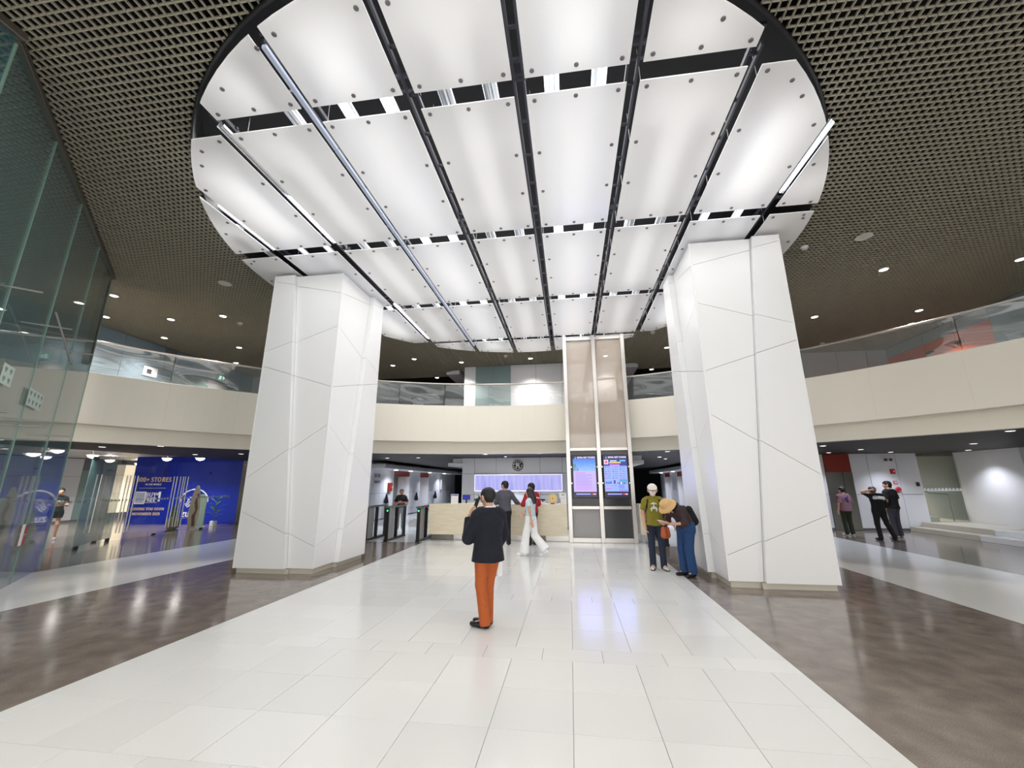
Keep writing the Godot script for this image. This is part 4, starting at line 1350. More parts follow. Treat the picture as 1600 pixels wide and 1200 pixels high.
	bx_part(d, "mark", Vector3(0.014, 0, 0.05), Vector3(0.006, 0.16, 0.16), M.dark_metal, 0.0)
	d = thing("floor_directory", "grey lettered floor list on the white lobby wall behind the gates", "sign", Vector3(-9.19, 2.0, -19.0))
	words("G1 20", 0.16, Vector3(0, 0.1, 0), M.dark_metal, d, PI / 2)
	words("TOILETS", 0.11, Vector3(0, -0.2, 0), M.dark_metal, d, PI / 2)
	d = thing("fire_cabinet", "small red fire cabinet on the white wall behind the gates", "cabinet", Vector3(-9.17, 1.55, -20.45))
	bx_part(d, "case", Vector3.ZERO, Vector3(0.1, 0.42, 0.4), M.red, 0.008)
	bx_part(d, "handle", Vector3(0.06, 0, -0.12), Vector3(0.02, 0.08, 0.03), M.white)
	d = thing("wall_lamp", "slim wall lamp washing the far end of the left lift lobby", "lamp", Vector3(-9.15, 1.65, -29.0))
	bx_part(d, "body", Vector3.ZERO, Vector3(0.08, 0.7, 0.3), M.trim, 0.01)
	bx_part(d, "diffuser", Vector3(0.045, 0, 0), Vector3(0.012, 0.6, 0.2), M.grey_wall, 0.0)
	spot(d, Vector3(0.35, 1.05, 0), 3.0, 35)
	for e in [[-20.0, "dark tapered ornament on the lobby wall beside the first red lintel"], [-24.1, "dark tapered ornament on the lobby wall between the two red lintels"], [-27.6, "dark tapered ornament on the lobby wall beyond the second red lintel"]]:
		d = thing("wall_ornament", e[1], "ornament", Vector3(-9.12, 0.92, e[0]))
		obj("body", lathe(mb(), Vector3.ZERO, [Vector2(0.02, -0.2), Vector2(0.13, -0.14), Vector2(0.09, 0.05), Vector2(0.03, 0.3)], 10), M.black, d)
		bx_part(d, "bracket", Vector3(-0.08, -0.05, 0), Vector3(0.1, 0.06, 0.06), M.black)

func downlight(p: Vector3, energy: float, label: String, group: String, r := 0.085, angle := 55.0, col := Color(1, 0.97, 0.93), dome := 0.004) -> void:
	var t := thing("downlight", label, "downlight", p, 0.0, group)
	obj("trim_ring", lathe(mb(), Vector3.ZERO, [Vector2(r, 0.03), Vector2(r, 0.01), Vector2(r * 1.22, 0.004), Vector2(r * 1.3, -0.006), Vector2(r * 1.02, -0.012), Vector2(r, 0.0)], 18), M.trim, t)
	obj("lens", lathe(mb(), Vector3(0, -0.002, 0), [Vector2(r, 0.0), Vector2(r * 0.8, -dome * 0.6), Vector2(0.0, -dome)], 18), M.lens if energy > 0 else M.trim, t)
	if energy > 0:
		spot(t, Vector3(0, -0.05 - dome, 0), energy, angle, col)

func build_lights() -> void:
	var g := "downlights in the upper ceiling"
	for e in [[-12.22, -8.66, UP_L, "glowing downlight in the grille ceiling just beyond the top end of the glass wall"], [-14.03, -9.86, UP_L, "downlight at the glass wall's edge above the upper left blue wall"], [-12.24, -10.33, UP_L, "left one of two level downlights in the grille ceiling left of the left column"], [-10.42, -10.34, UP_L, "right one of two level downlights in the grille ceiling left of the left column"],
			[-14.03, -11.75, UP_L, "downlight below the two level ones, above the blue upper wall"], [-12.25, -13.08, UP_L, "downlight above the exit sign, close to the left column"], [-13.95, -14.86, UP_L, "small far downlight right at the left handrail line above the exit sign"],
			[-7.52, -16.24, UP_C, "downlight just right of the left column under the canopy's rear edge"], [-4.43, -16.22, UP_C, "downlight above the left corner of the upper white core wall"], [-6.25, -15.47, UP_C, "downlight close under the canopy rim between left column and core wall"], [-6.27, -18.56, UP_C, "lowest downlight left of the hanging light shelf by the core wall"],
			[-1.45, -16.11, UP_C, "downlight above the middle of the upper white core wall"], [1.61, -16.22, UP_C, "downlight seen through the right tinted pane of the steel tower"], [3.87, -18.6, UP_C, "low downlight just above the railing right of the steel tower"], [3.86, -15.51, UP_C, "downlight between the steel tower and the right column, close to the canopy"],
			[7.79, -13.1, UP_R, "downlight just right of the right column above the grey upper wall"], [7.78, -10.16, UP_R, "downlight high in the grille ceiling right of the canopy rim"], [10.66, -13.03, 24.0, "upper one of two close downlights above the orange wall"], [11.3, -14.2, 24.0, "lower one of two close downlights, at the handrail before the orange wall"], [10.62, -10.1, UP_R, "downlight at the right picture edge in the dark ceiling"]]:
		downlight(Vector3(e[0], TOP, e[1]), e[2], e[3], g)
	for p in [[6.35, -8.58], [-8.65, -8.47]]:
		downlight(Vector3(p[0], TOP, p[1]), 0.0, "unlit recessed downlight in the grille ceiling, " + ("right of the right column" if p[0] > 0 else "left of the left column"), "", 0.12)
	g = "downlights under the balcony"
	for e in [[-12.88, -9.73, LOW_L, "soffit downlight nearest the teal glass, left of the blue hoarding"], [-11.1, -9.8, LOW_L, "soffit downlight above the first letters of the blue hoarding, near the cream edge"], [-13.06, -12.82, LOW_L, "soffit downlight above the surfboard cut-out"], [-11.3, -12.86, LOW_L, "soffit downlight close to the left column's left edge"],
			[7.35, -13.1, LOW_R, "soffit downlight just right of the right column, near the cream edge"], [9.23, -16.2, LOW_R, "soffit downlight directly before the red lintel"], [9.4, -14.8, LOW_R, "soffit downlight between column and red lintel, the middle one of three"], [11.3, -16.3, LOW_R, "soffit downlight above the red fire alarm box"], [13.3, -15.8, LOW_R, "soffit downlight shining on the blank wall right of the stair glass"], [11.2, -13.1, LOW_R, "soffit downlight above the stone steps, nearer than the one at the blank wall"], [9.2, -9.9, LOW_R, "soffit downlight nearest the right picture edge"],
			[-7.4, -16.05, LOW_C, "soffit downlight above the outer entrance gate"], [-6.1, -16.1, LOW_C, "soffit downlight above the middle entrance gate and the guard"], [-3.0, -14.62, LOW_C, "soffit downlight at the cream edge left of the round emblem"], [-1.06, -14.66, LOW_C, "soffit downlight at the cream edge right of the round emblem"], [-2.5, -16.1, LOW_C, "soffit downlight washing the white wall close left of the emblem"], [3.67, -17.6, LOW_C, "soffit downlight above the white cap of the man in olive"], [3.3, -14.5, LOW_C, "brightest soffit downlight right of the steel tower, nearest the cream edge"], [4.2, -19.0, LOW_C, "farthest soffit downlight over the dark right lobby"]]:
		downlight(Vector3(e[0], LOW, e[1]), e[2], e[3], g, 0.07, 55.0, Color(0.93, 0.95, 1.0))
	downlight(Vector3(13.2, LOW, -18.3), 5.0, "added downlight brightening the stair flight behind the stair glass", "", 0.07)  # extra lamp put in to brighten the dark stair hall
	g = "ceiling lamps in the shop at the left"
	for e in [[-16.2, -11.0, "shop ceiling lamp seen at the edge of the teal glass above the young woman"], [-17.8, -13.2, "shop ceiling lamp above the open glass door"], [-20.2, -13.4, "shop ceiling lamp over the white wall, left of the open glass door"], [-20.6, -16.0, "shop ceiling lamp above the cream lit panels"], [-15.4, -15.4, "shop ceiling lamp above the arch on the blue hoarding"], [-17.0, -15.4, "shop ceiling lamp above the lettering on the blue hoarding"], [-19.0, -11.0, "shop ceiling lamp seen through the teal glass wall"], [-22.4, -18.8, "farthest shop ceiling lamp beside the cream lit panels"]]:
		downlight(Vector3(e[0], 2.8, e[1]), SHOP, e[2], g, 0.16, 65.0, Color(1, 0.98, 0.96), 0.12)
		var lamp := get_child(get_child_count() - 1)
		bx_part(lamp, "stem", Vector3(0, 0.1, 0), Vector3(0.03, 0.19, 0.03), M.bronze)
	for e in [[-10.35, -10.93, "white round smoke detector on the grille ceiling left of the left column"], [-2.42, -15.61, "white smoke detector on the dark ceiling behind the canopy's rear edge"], [3.01, -13.73, "white smoke detector on the dark ceiling right of the steel tower"], [9.51, -15.84, "white smoke detector on the ceiling above the grey upper wall"], [5.31, -8.82, "white smoke detector on the grille ceiling beside the right column top"]]:
		var t := thing("smoke_detector", e[2], "smoke detector", Vector3(e[0], TOP, e[1]))
		obj("base", lathe(mb(), Vector3.ZERO, [Vector2(0.075, 0.02), Vector2(0.075, -0.02), Vector2(0.06, -0.03)], 16), M.white, t)
		obj("head", lathe(mb(), Vector3.ZERO, [Vector2(0.06, -0.03), Vector2(0.05, -0.06), Vector2(0.0, -0.065)], 16), M.trim, t)

const UP_L := 14.0
const UP_C := 11.0
const UP_R := 9.0
const LOW_L := 2.4
const LOW_R := 3.4
const LOW_C := 5.0
const SHOP := 7.0

# ---------------------------------------------------------------- people
# A solid is a list of tapered bones [a, b, radius at a, radius at b, cut]; cut 1 ends it flat at b, 2 at a, 3 at both.
func solid(bones: Array, cell: float, k: float, clips: Array = []) -> Array:
	var lo := Vector3(99, 99, 99)
	var hi := -lo
	for b in bones:
		var r: float = maxf(b[2], b[3]) + cell * 2.5
		lo = lo.min(b[0] - Vector3.ONE * r).min(b[1] - Vector3.ONE * r)
		hi = hi.max(b[0] + Vector3.ONE * r).max(b[1] + Vector3.ONE * r)
	var nx := int((hi.x - lo.x) / cell) + 2
	var ny := int((hi.y - lo.y) / cell) + 2
	var nz := int((hi.z - lo.z) / cell) + 2
	var F := PackedFloat32Array()
	F.resize(nx * ny * nz)
	F.fill(9.0)
	var sy := nx
	var sz := nx * ny
	for b in bones:
		var A: Vector3 = b[0]
		var AB: Vector3 = b[1] - b[0]
		var ra: float = b[2]
		var dr: float = b[3] - b[2]
		var cut: int = b[4] if b.size() > 4 else 0
		var l2 := maxf(AB.length_squared(), 1e-9)
		var len_ := sqrt(l2)
		var m := maxf(b[2], b[3]) + k + cell * 2.0
		var p0 := (A.min(b[1]) - Vector3.ONE * m - lo) / cell
		var p1 := (A.max(b[1]) + Vector3.ONE * m - lo) / cell
		for iz in range(maxi(0, int(p0.z)), mini(nz - 1, int(p1.z) + 1) + 1):
			for iy in range(maxi(0, int(p0.y)), mini(ny - 1, int(p1.y) + 1) + 1):
				var at := iz * sz + iy * sy
				for ix in range(maxi(0, int(p0.x)), mini(nx - 1, int(p1.x) + 1) + 1):
					var q := lo + Vector3(ix, iy, iz) * cell - A
					var s := q.dot(AB) / l2
					var t := clampf(s, 0.0, 1.0)
					var d := (q - AB * t).length() - ra - dr * t
					if cut != 0:
						if cut & 1:
							d = maxf(d, (s - 1.0) * len_)
						if cut & 2:
							d = maxf(d, -s * len_)
					var f := F[at + ix]
					if f > 8.0:
						F[at + ix] = d
					else:
						var h := maxf(k - absf(f - d), 0.0) / k
						F[at + ix] = minf(f, d) - h * h * k * 0.25
	if clips:
		for iz in nz:
			for iy in ny:
				for ix in nx:
					var i := iz * sz + iy * sy + ix
					if F[i] < cell * 3.0:
						var p := lo + Vector3(ix, iy, iz) * cell
						for c in clips:
							F[i] = maxf(F[i], p.dot(c[0]) - c[1])
	var V := PackedInt32Array()
	V.resize(F.size())
	V.fill(-1)
	var verts := PackedVector3Array()
	var norms := PackedVector3Array()
	var live := PackedInt32Array()
	var thr := cell * 2.0
	var off := [0, 1, sy, sy + 1, sz, sz + 1, sz + sy, sz + sy + 1]
	var edges := [[0, 1], [2, 3], [4, 5], [6, 7], [0, 2], [1, 3], [4, 6], [5, 7], [0, 4], [1, 5], [2, 6], [3, 7]]
	for i in F.size():
		if absf(F[i]) > thr:
			continue
		var ix := i % nx
		var iy := (i / nx) % ny
		var iz := i / sz
		if ix >= nx - 1 or iy >= ny - 1 or iz >= nz - 1:
			continue
		var v := [F[i], F[i + 1], F[i + sy], F[i + sy + 1], F[i + sz], F[i + sz + 1], F[i + sz + sy], F[i + sz + sy + 1]]
		var neg := 0
		for val in v:
			if val < 0.0:
				neg += 1
		if neg == 0 or neg == 8:
			continue
		var sum := Vector3.ZERO
		var n := 0
		for e in edges:
			var a: float = v[e[0]]
			var c: float = v[e[1]]
			if (a < 0.0) != (c < 0.0):
				var t := a / (a - c)
				sum += Vector3(e[0] & 1, (e[0] >> 1) & 1, e[0] >> 2).lerp(Vector3(e[1] & 1, (e[1] >> 1) & 1, e[1] >> 2), t)
				n += 1
		V[i] = verts.size()
		live.append(i)
		verts.append(lo + (Vector3(ix, iy, iz) + sum / n) * cell)
		norms.append(Vector3(v[1] + v[3] + v[5] + v[7] - v[0] - v[2] - v[4] - v[6], v[2] + v[3] + v[6] + v[7] - v[0] - v[1] - v[4] - v[5], v[4] + v[5] + v[6] + v[7] - v[0] - v[1] - v[2] - v[3]).normalized())
	var idx := PackedInt32Array()
	for i in live:
		var a := F[i] < 0.0
		for ax in [[1, sy, sz], [sy, sz, 1], [sz, 1, sy]]:
			if (F[i + ax[0]] < 0.0) == a:
				continue
			var q := [i, i - ax[1], i - ax[1] - ax[2], i - ax[2]]
			if q.any(func(w2): return w2 < 0 or V[w2] < 0):
				continue
			var w := [V[q[0]], V[q[1]], V[q[2]], V[q[3]]]
			if a:
				w.reverse()
			idx.append_array(PackedInt32Array([w[0], w[1], w[2], w[0], w[2], w[3]]))
	return [verts, norms, idx]

func skin_mesh(solids: Array) -> ArrayMesh:
	var v := PackedVector3Array()
	var n := PackedVector3Array()
	var x := PackedInt32Array()
	for s in solids:
		var base := v.size()
		v.append_array(s[0])
		n.append_array(s[1])
		for i in s[2]:
			x.append(i + base)
	var a := []
	a.resize(Mesh.ARRAY_MAX)
	a[Mesh.ARRAY_VERTEX] = v
	a[Mesh.ARRAY_NORMAL] = n
	a[Mesh.ARRAY_INDEX] = x
	var m := ArrayMesh.new()
	m.add_surface_from_arrays(Mesh.PRIMITIVE_TRIANGLES, a)
	return m

func hand_bones(w: Vector3, d: Vector3, n: Vector3, side: float, curl: float, s: float) -> Array:
	# w wrist, d along the fingers, n the way the palm faces, side +1 left hand, -1 right hand
	d = d.normalized()
	n = (n - d * n.dot(d)).normalized()
	var r := n.cross(d) * side   # towards the thumb
	var out := []
	var lens := [0.036, 0.044, 0.041, 0.032]
	for i in 4:
		var o := (1.5 - i) * 0.019
		var root := w + d * 0.012 * s + r * o * 0.55 * s
		var kn := w + d * (0.088 - absf(i - 1.2) * 0.004) * s + r * o * s
		out.append([root, kn, 0.0145 * s, 0.0125 * s])
		var ax := d.cross(n)
		var d1 := d.rotated(ax, curl * (0.55 + 0.08 * i))
		var d2 := d.rotated(ax, curl * (1.25 + 0.1 * i))
		var m: Vector3 = kn + d1 * lens[i] * s
		out.append([kn, m, 0.0098 * s, 0.0088 * s])
		out.append([m, m + d2 * lens[i] * 0.95 * s, 0.0088 * s, 0.0074 * s])
	var th := w + d * 0.028 * s + r * 0.03 * s
	var t1 := th + (d * 0.6 + r * 0.62 + n * 0.35).normalized() * 0.042 * s
	out.append([w + d * 0.012 * s + r * 0.012 * s, th, 0.016 * s, 0.015 * s])
	out.append([th, t1, 0.0125 * s, 0.0105 * s])
	out.append([t1, t1 + (d * 0.9 + r * 0.15 + n * (0.3 + curl * 0.3)).normalized() * 0.032 * s, 0.0105 * s, 0.0085 * s])
	out.append([w - d * 0.03 * s, w + d * 0.015 * s, 0.026 * s, 0.024 * s])
	return out

func person(label: String, at: Vector3, yaw: float, P: Dictionary) -> Node3D:
	var t := thing("person", label, "person", at, deg_to_rad(yaw))
	var s: float = P.h / 1.7
	var cell: float = P.get("cell", 0.017)
	var J := {
		"pelvis": Vector3(0, 0.95, 0), "waist": Vector3(0, 1.09, 0), "chest": Vector3(0, 1.27, 0.0), "neck": Vector3(0, 1.435, -0.015), "head": Vector3(0, 1.578, 0.02),
		"shL": Vector3(0.17, 1.352, -0.01), "elL": Vector3(0.225, 1.11, -0.02), "wrL": Vector3(0.225, 0.86, 0.05),
		"shR": Vector3(-0.17, 1.352, -0.01), "elR": Vector3(-0.225, 1.11, -0.02), "wrR": Vector3(-0.225, 0.86, 0.05),
		"hipL": Vector3(0.09, 0.92, 0), "knL": Vector3(0.1, 0.5, 0.015), "anL": Vector3(0.105, 0.085, -0.02),
		"hipR": Vector3(-0.09, 0.92, 0), "knR": Vector3(-0.1, 0.5, 0.015), "anR": Vector3(-0.105, 0.085, -0.02),
		"toeL": Vector3(0.125, 0.035, 0.14), "toeR": Vector3(-0.125, 0.035, 0.14),
	}
	var given: Dictionary = P.get("pose", {})
	for k in given:
		J[k] = given[k]
	for k in J:
		J[k] *= s
	var g: float = P.get("girth", 1.0) * s
	var hb := Basis.from_euler(P.get("head_turn", Vector3.ZERO))
	var hc: Vector3 = J.head
	var H := func(v: Vector3) -> Vector3: return hc + hb * (v * s)
	# --- one continuous body
	var body := []
	for e in [-1.0, 1.0]:
		var sd := "R" if e < 0 else "L"
		var X := Vector3(e, 0, 0)
		body.append([J.pelvis + X * 0.05 * s, J.waist + X * 0.045 * s, 0.1 * g, 0.092 * g])
		body.append([J.waist + X * 0.045 * s, J.chest + X * 0.06 * s, 0.092 * g, 0.105 * g])
		body.append([J.chest + X * 0.06 * s, J["sh" + sd].lerp(J.neck, 0.35), 0.1 * g, 0.065 * g])
		body.append([J.neck.lerp(J["sh" + sd], 0.3), J["sh" + sd], 0.05 * g, 0.05 * g])
		body.append([J["sh" + sd], J["el" + sd], 0.049 * g, 0.037 * g])
		body.append([J["el" + sd], J["wr" + sd], 0.038 * g, 0.026 * g])
		body.append([J["hip" + sd], J["kn" + sd], 0.082 * g, 0.054 * g])
		body.append([J["kn" + sd], J["an" + sd], 0.053 * g, 0.034 * g])
		body.append([J["an" + sd], J["toe" + sd], 0.036 * s, 0.024 * s])
	body.append([J.neck + Vector3(0, -0.04, 0) * s, H.call(Vector3(0, -0.03, -0.02)), 0.056 * s, 0.053 * s])
	var head := [[H.call(Vector3(0, 0.032, -0.02)), H.call(Vector3(0, 0.03, 0.012)), 0.09 * s, 0.086 * s], [H.call(Vector3(0, 0.0, 0.02)), H.call(Vector3(0, -0.072, 0.046)), 0.07 * s, 0.04 * s],
		[H.call(Vector3(0, -0.02, -0.02)), J.neck + Vector3(0, -0.03, 0) * s, 0.056 * s, 0.054 * s], [H.call(Vector3(0, 0.012, 0.094)), H.call(Vector3(0, -0.02, 0.109)), 0.009 * s, 0.014 * s],
		[H.call(Vector3(-0.03, 0.03, 0.083)), H.call(Vector3(0.03, 0.03, 0.083)), 0.016 * s, 0.016 * s]]
	for e in [-1.0, 1.0]:
		head.append([H.call(Vector3(e * 0.088, 0.016, -0.012)), H.call(Vector3(e * 0.086, -0.022, -0.004)), 0.019 * s, 0.013 * s])
		head.append([H.call(Vector3(e * 0.042, -0.014, 0.066)), H.call(Vector3(e * 0.03, -0.04, 0.07)), 0.028 * s, 0.024 * s])
	var hands: Dictionary = P.get("hands", {})
	var solids := [solid(body, cell, 0.035 * s), solid(head, P.get("head_cell", 0.008), 0.016 * s)]
	for e in [["L", 1.0], ["R", -1.0]]:
		var d: Vector3 = (J["wr" + e[0]] - J["el" + e[0]]).normalized()
		var hd: Array = hands.get(e[0], [d, Vector3(-e[1], 0, 0.2), 0.5])
		solids.append(solid(hand_bones(J["wr" + e[0]], hd[0], hd[1], e[1], hd[2], s), P.get("hand_cell", 0.0055), 0.006 * s))
	var skin: Material = P.get("skin", M.skin)
	obj("body", skin_mesh(solids), skin, t)
	# face
	if P.get("face", true):
		for e in [-1.0, 1.0]:
			obj("eye", lathe(mb(), H.call(Vector3(e * 0.031, 0.008, 0.088)), [Vector2(0.0, -0.004), Vector2(0.009 * s, -0.002), Vector2(0.011 * s, 0.002), Vector2(0.0, 0.008 * s)], 10, hb * Vector3(e * 0.25, 0, 1).normalized()), M.black, t)
			obj("eyebrow", tube(mb(), [H.call(Vector3(e * 0.016, 0.034, 0.099)), H.call(Vector3(e * 0.045, 0.036, 0.088))], 0.005 * s, 6), M.hair, t)
		obj("mouth", tube(mb(), [H.call(Vector3(-0.02, -0.05, 0.083)), H.call(Vector3(0, -0.049, 0.09)), H.call(Vector3(0.02, -0.05, 0.083))], 0.005 * s, 6), mat(c8(160, 92, 84), 0.5), t)
	# --- clothes follow the body
	var up := []
	var top: Dictionary = P.top
	var ease: float = top.get("ease", 0.017) * s
	var hem: float = top.get("hem", 0.86)
	var low: Vector3 = J.pelvis + (J.pelvis - J.waist).normalized() * (0.95 - hem) * s
	for e in [-1.0, 1.0]:
		var sd := "R" if e < 0 else "L"
		var X := Vector3(e, 0, 0)
		up.append([low + X * 0.05 * s, J.waist + X * 0.045 * s, 0.106 * g + ease * top.get("flare", 1.65), 0.095 * g + ease, 2])
		up.append([J.waist + X * 0.045 * s, J.chest + X * 0.06 * s, 0.095 * g + ease, 0.105 * g + ease])
		up.append([J.chest + X * 0.06 * s, J["sh" + sd].lerp(J.neck, 0.35), 0.1 * g + ease, 0.062 * g + ease])
		up.append([J.neck.lerp(J["sh" + sd], 0.3), J["sh" + sd], 0.051 * g + ease * 0.8, 0.05 * g + ease])
		var sl: float = top.get("sleeve", 2.0)   # 1 ends at the elbow, 2 at the wrist
		if sl <= 1.0:
			up.append([J["sh" + sd], J["sh" + sd].lerp(J["el" + sd], sl), 0.05 * g + ease, 0.046 * g + ease * 1.3, 1])
		else:
			up.append([J["sh" + sd], J["el" + sd], 0.05 * g + ease, 0.041 * g + ease])
			up.append([J["el" + sd], J["el" + sd].lerp(J["wr" + sd], sl - 1.05), 0.041 * g + ease, 0.03 * g + ease * 0.9, 1])
	up.append([J.chest, J.neck + Vector3(0, 0.02, 0) * s, 0.1 * g + ease, 0.06 * s + ease * 0.6])
	var nk: Vector3 = (J.neck - J.chest).normalized()
	obj(top.get("name", "shirt"), skin_mesh([solid(up, P.get("cloth_cell", cell), 0.03 * s, [[nk, nk.dot(J.neck) + top.get("collar", 0.03) * s]])]), top.m, t)
	var dn := []
	var bot: Dictionary = P.bottom
	var be: float = bot.get("ease", 0.014) * s
	var end: float = bot.get("end", 2.12)   # 1 ends at the knee, 2 at the ankle
	var hemr: float = bot.get("hem", 0.062) * s
	var hipz: Vector3 = J.pelvis.lerp(J.waist, 0.55)
	for e in [-1.0, 1.0]:
		var sd := "R" if e < 0 else "L"
		var X := Vector3(e, 0, 0)
		dn.append([J.pelvis + X * 0.05 * s, hipz + X * 0.045 * s, 0.103 * g + be, 0.095 * g + be * 0.5, 1])
		dn.append([J.pelvis + X * 0.05 * s, J["hip" + sd] + Vector3(0, -0.06, 0) * s, 0.1 * g + be, 0.09 * g + be])
		if end <= 1.0:
			dn.append([J["hip" + sd], J["hip" + sd].lerp(J["kn" + sd], end), 0.085 * g + be, 0.075 * g + be, 1])
		else:
			var kr := lerpf(0.056 * g + be, hemr, 0.45)
			dn.append([J["hip" + sd], J["kn" + sd], 0.085 * g + be, kr])
			dn.append([J["kn" + sd], J["kn" + sd].lerp(J["an" + sd], end - 1.0), kr, hemr, 1])
	obj(bot.get("name", "trousers"), skin_mesh([solid(dn, P.get("cloth_cell", cell), 0.025 * s)]), bot.m, t)
	# shoes with a sole
	for sd in ["L", "R"]:
		var a: Vector3 = J["an" + sd]
		var q: Vector3 = J["toe" + sd]
		var d := Vector3(q.x - a.x, 0, q.z - a.z).normalized()
		var dy := q.y - a.y
		var heel := a - d * 0.035 * s + Vector3(0, -0.045 * s, 0)
		var up2 := [[heel, heel.lerp(q, 0.5) + Vector3(0, 0.012 * s, 0), 0.037 * s, 0.04 * s], [heel.lerp(q, 0.5), q + d * 0.02 * s, 0.042 * s, 0.03 * s], [a, heel + d * 0.03 * s, 0.043 * s, 0.038 * s]]
		var sole := (heel + q) / 2
		var clip := [[Vector3(0, -1, 0), -maxf(0.0, minf(heel.y, q.y) - 0.036 * s)]]
		var sh := obj("shoe", skin_mesh([solid(up2, minf(cell, 0.011), 0.02 * s, clip)]), P.get("shoe", M.black), t)
		if P.has("sole"):
			var so := mb()
			var tr := Transform3D(Basis(d.cross(Vector3.UP), Vector3.UP, d * -1.0), Vector3(sole.x, maxf(0.014, minf(heel.y, q.y) - 0.03 * s), sole.z) + d * 0.01)
			bx(so, Vector3.ZERO, Vector3(0.082, 0.026, 0.255) * s, 0.01, tr)
			obj("sole", so, P.sole, sh)
	# hair
	var kind: String = P.get("hair", "short")
	if kind != "none":
		var hr := [[H.call(Vector3(0, 0.045, -0.028)), H.call(Vector3(0, 0.045, 0.0)), 0.096 * s, 0.094 * s]]
		var fn := hb * Vector3(0, -0.62, 0.78)
		var clips := [[fn, fn.dot(H.call(Vector3(0, 0.045, 0.052)))]]
		var down := hb * Vector3(0, -1, 0)
		if kind == "short":
			hr.append([H.call(Vector3(0, 0.0, -0.045)), H.call(Vector3(0, -0.05, -0.04)), 0.075 * s, 0.055 * s])
			clips.append([down, down.dot(H.call(Vector3(0, -0.065, 0)))])
		elif kind == "mop":
			hr.append([H.call(Vector3(0, 0.085, 0.03)), H.call(Vector3(0, 0.07, 0.07)), 0.05 * s, 0.035 * s])
			hr.append([H.call(Vector3(0, 0.0, -0.045)), H.call(Vector3(0, -0.05, -0.05)), 0.08 * s, 0.06 * s])
			clips = [[down, down.dot(H.call(Vector3(0, -0.08, 0)))], [hb * Vector3(0, -0.75, 0.66), (hb * Vector3(0, -0.75, 0.66)).dot(H.call(Vector3(0, 0.04, 0.085)))]]
		elif kind == "long":
			hr.append([H.call(Vector3(0, 0.0, -0.04)), J.neck + Vector3(0, 0.03, -0.06) * s, 0.095 * s, 0.085 * s])
			hr.append([J.neck + Vector3(0, 0.03, -0.06) * s, J.neck + Vector3(0, -0.14, -0.1) * s, 0.085 * s, 0.06 * s, 1])
			for e in [-1.0, 1.0]:
				hr.append([H.call(Vector3(e * 0.07, 0.0, 0.0)), J.neck + Vector3(e * 0.08, -0.08, -0.02) * s, 0.04 * s, 0.028 * s])
			clips = []
		elif kind == "tied":
			hr.append([H.call(Vector3(0, 0.0, -0.045)), H.call(Vector3(0, -0.04, -0.05)), 0.08 * s, 0.06 * s])
			hr.append([H.call(Vector3(0, -0.01, -0.12)), H.call(Vector3(0, -0.03, -0.13)), 0.035 * s, 0.03 * s])
			clips.append([down, down.dot(H.call(Vector3(0, -0.07, 0)))])
		obj("hair", skin_mesh([solid(hr, P.get("head_cell", 0.008), 0.02 * s, clips)]), P.get("hair_m", M.hair), t)
	t.set_meta("joints", J)
	return t

func local(o: Node3D, p: Vector3) -> Vector3:
	return o.transform * p

func bag(called: String, label: String, category: String, bones: Array, cell: float, m: Material, o: Node3D) -> Node3D:
	# a soft bag given in its bearer's own axes, standing as a thing of its own
	var c := Vector3.ZERO
	for b in bones:
		c += (b[0] + b[1]) / 2 / bones.size()
	var t := thing(called, label, category, local(o, c), o.rotation.y)
	var moved := bones.map(func(b): return [b[0] - c, b[1] - c, b[2], b[3]])
	obj("pouch", skin_mesh([solid(moved, cell, 0.03)]), m, t)
	return t

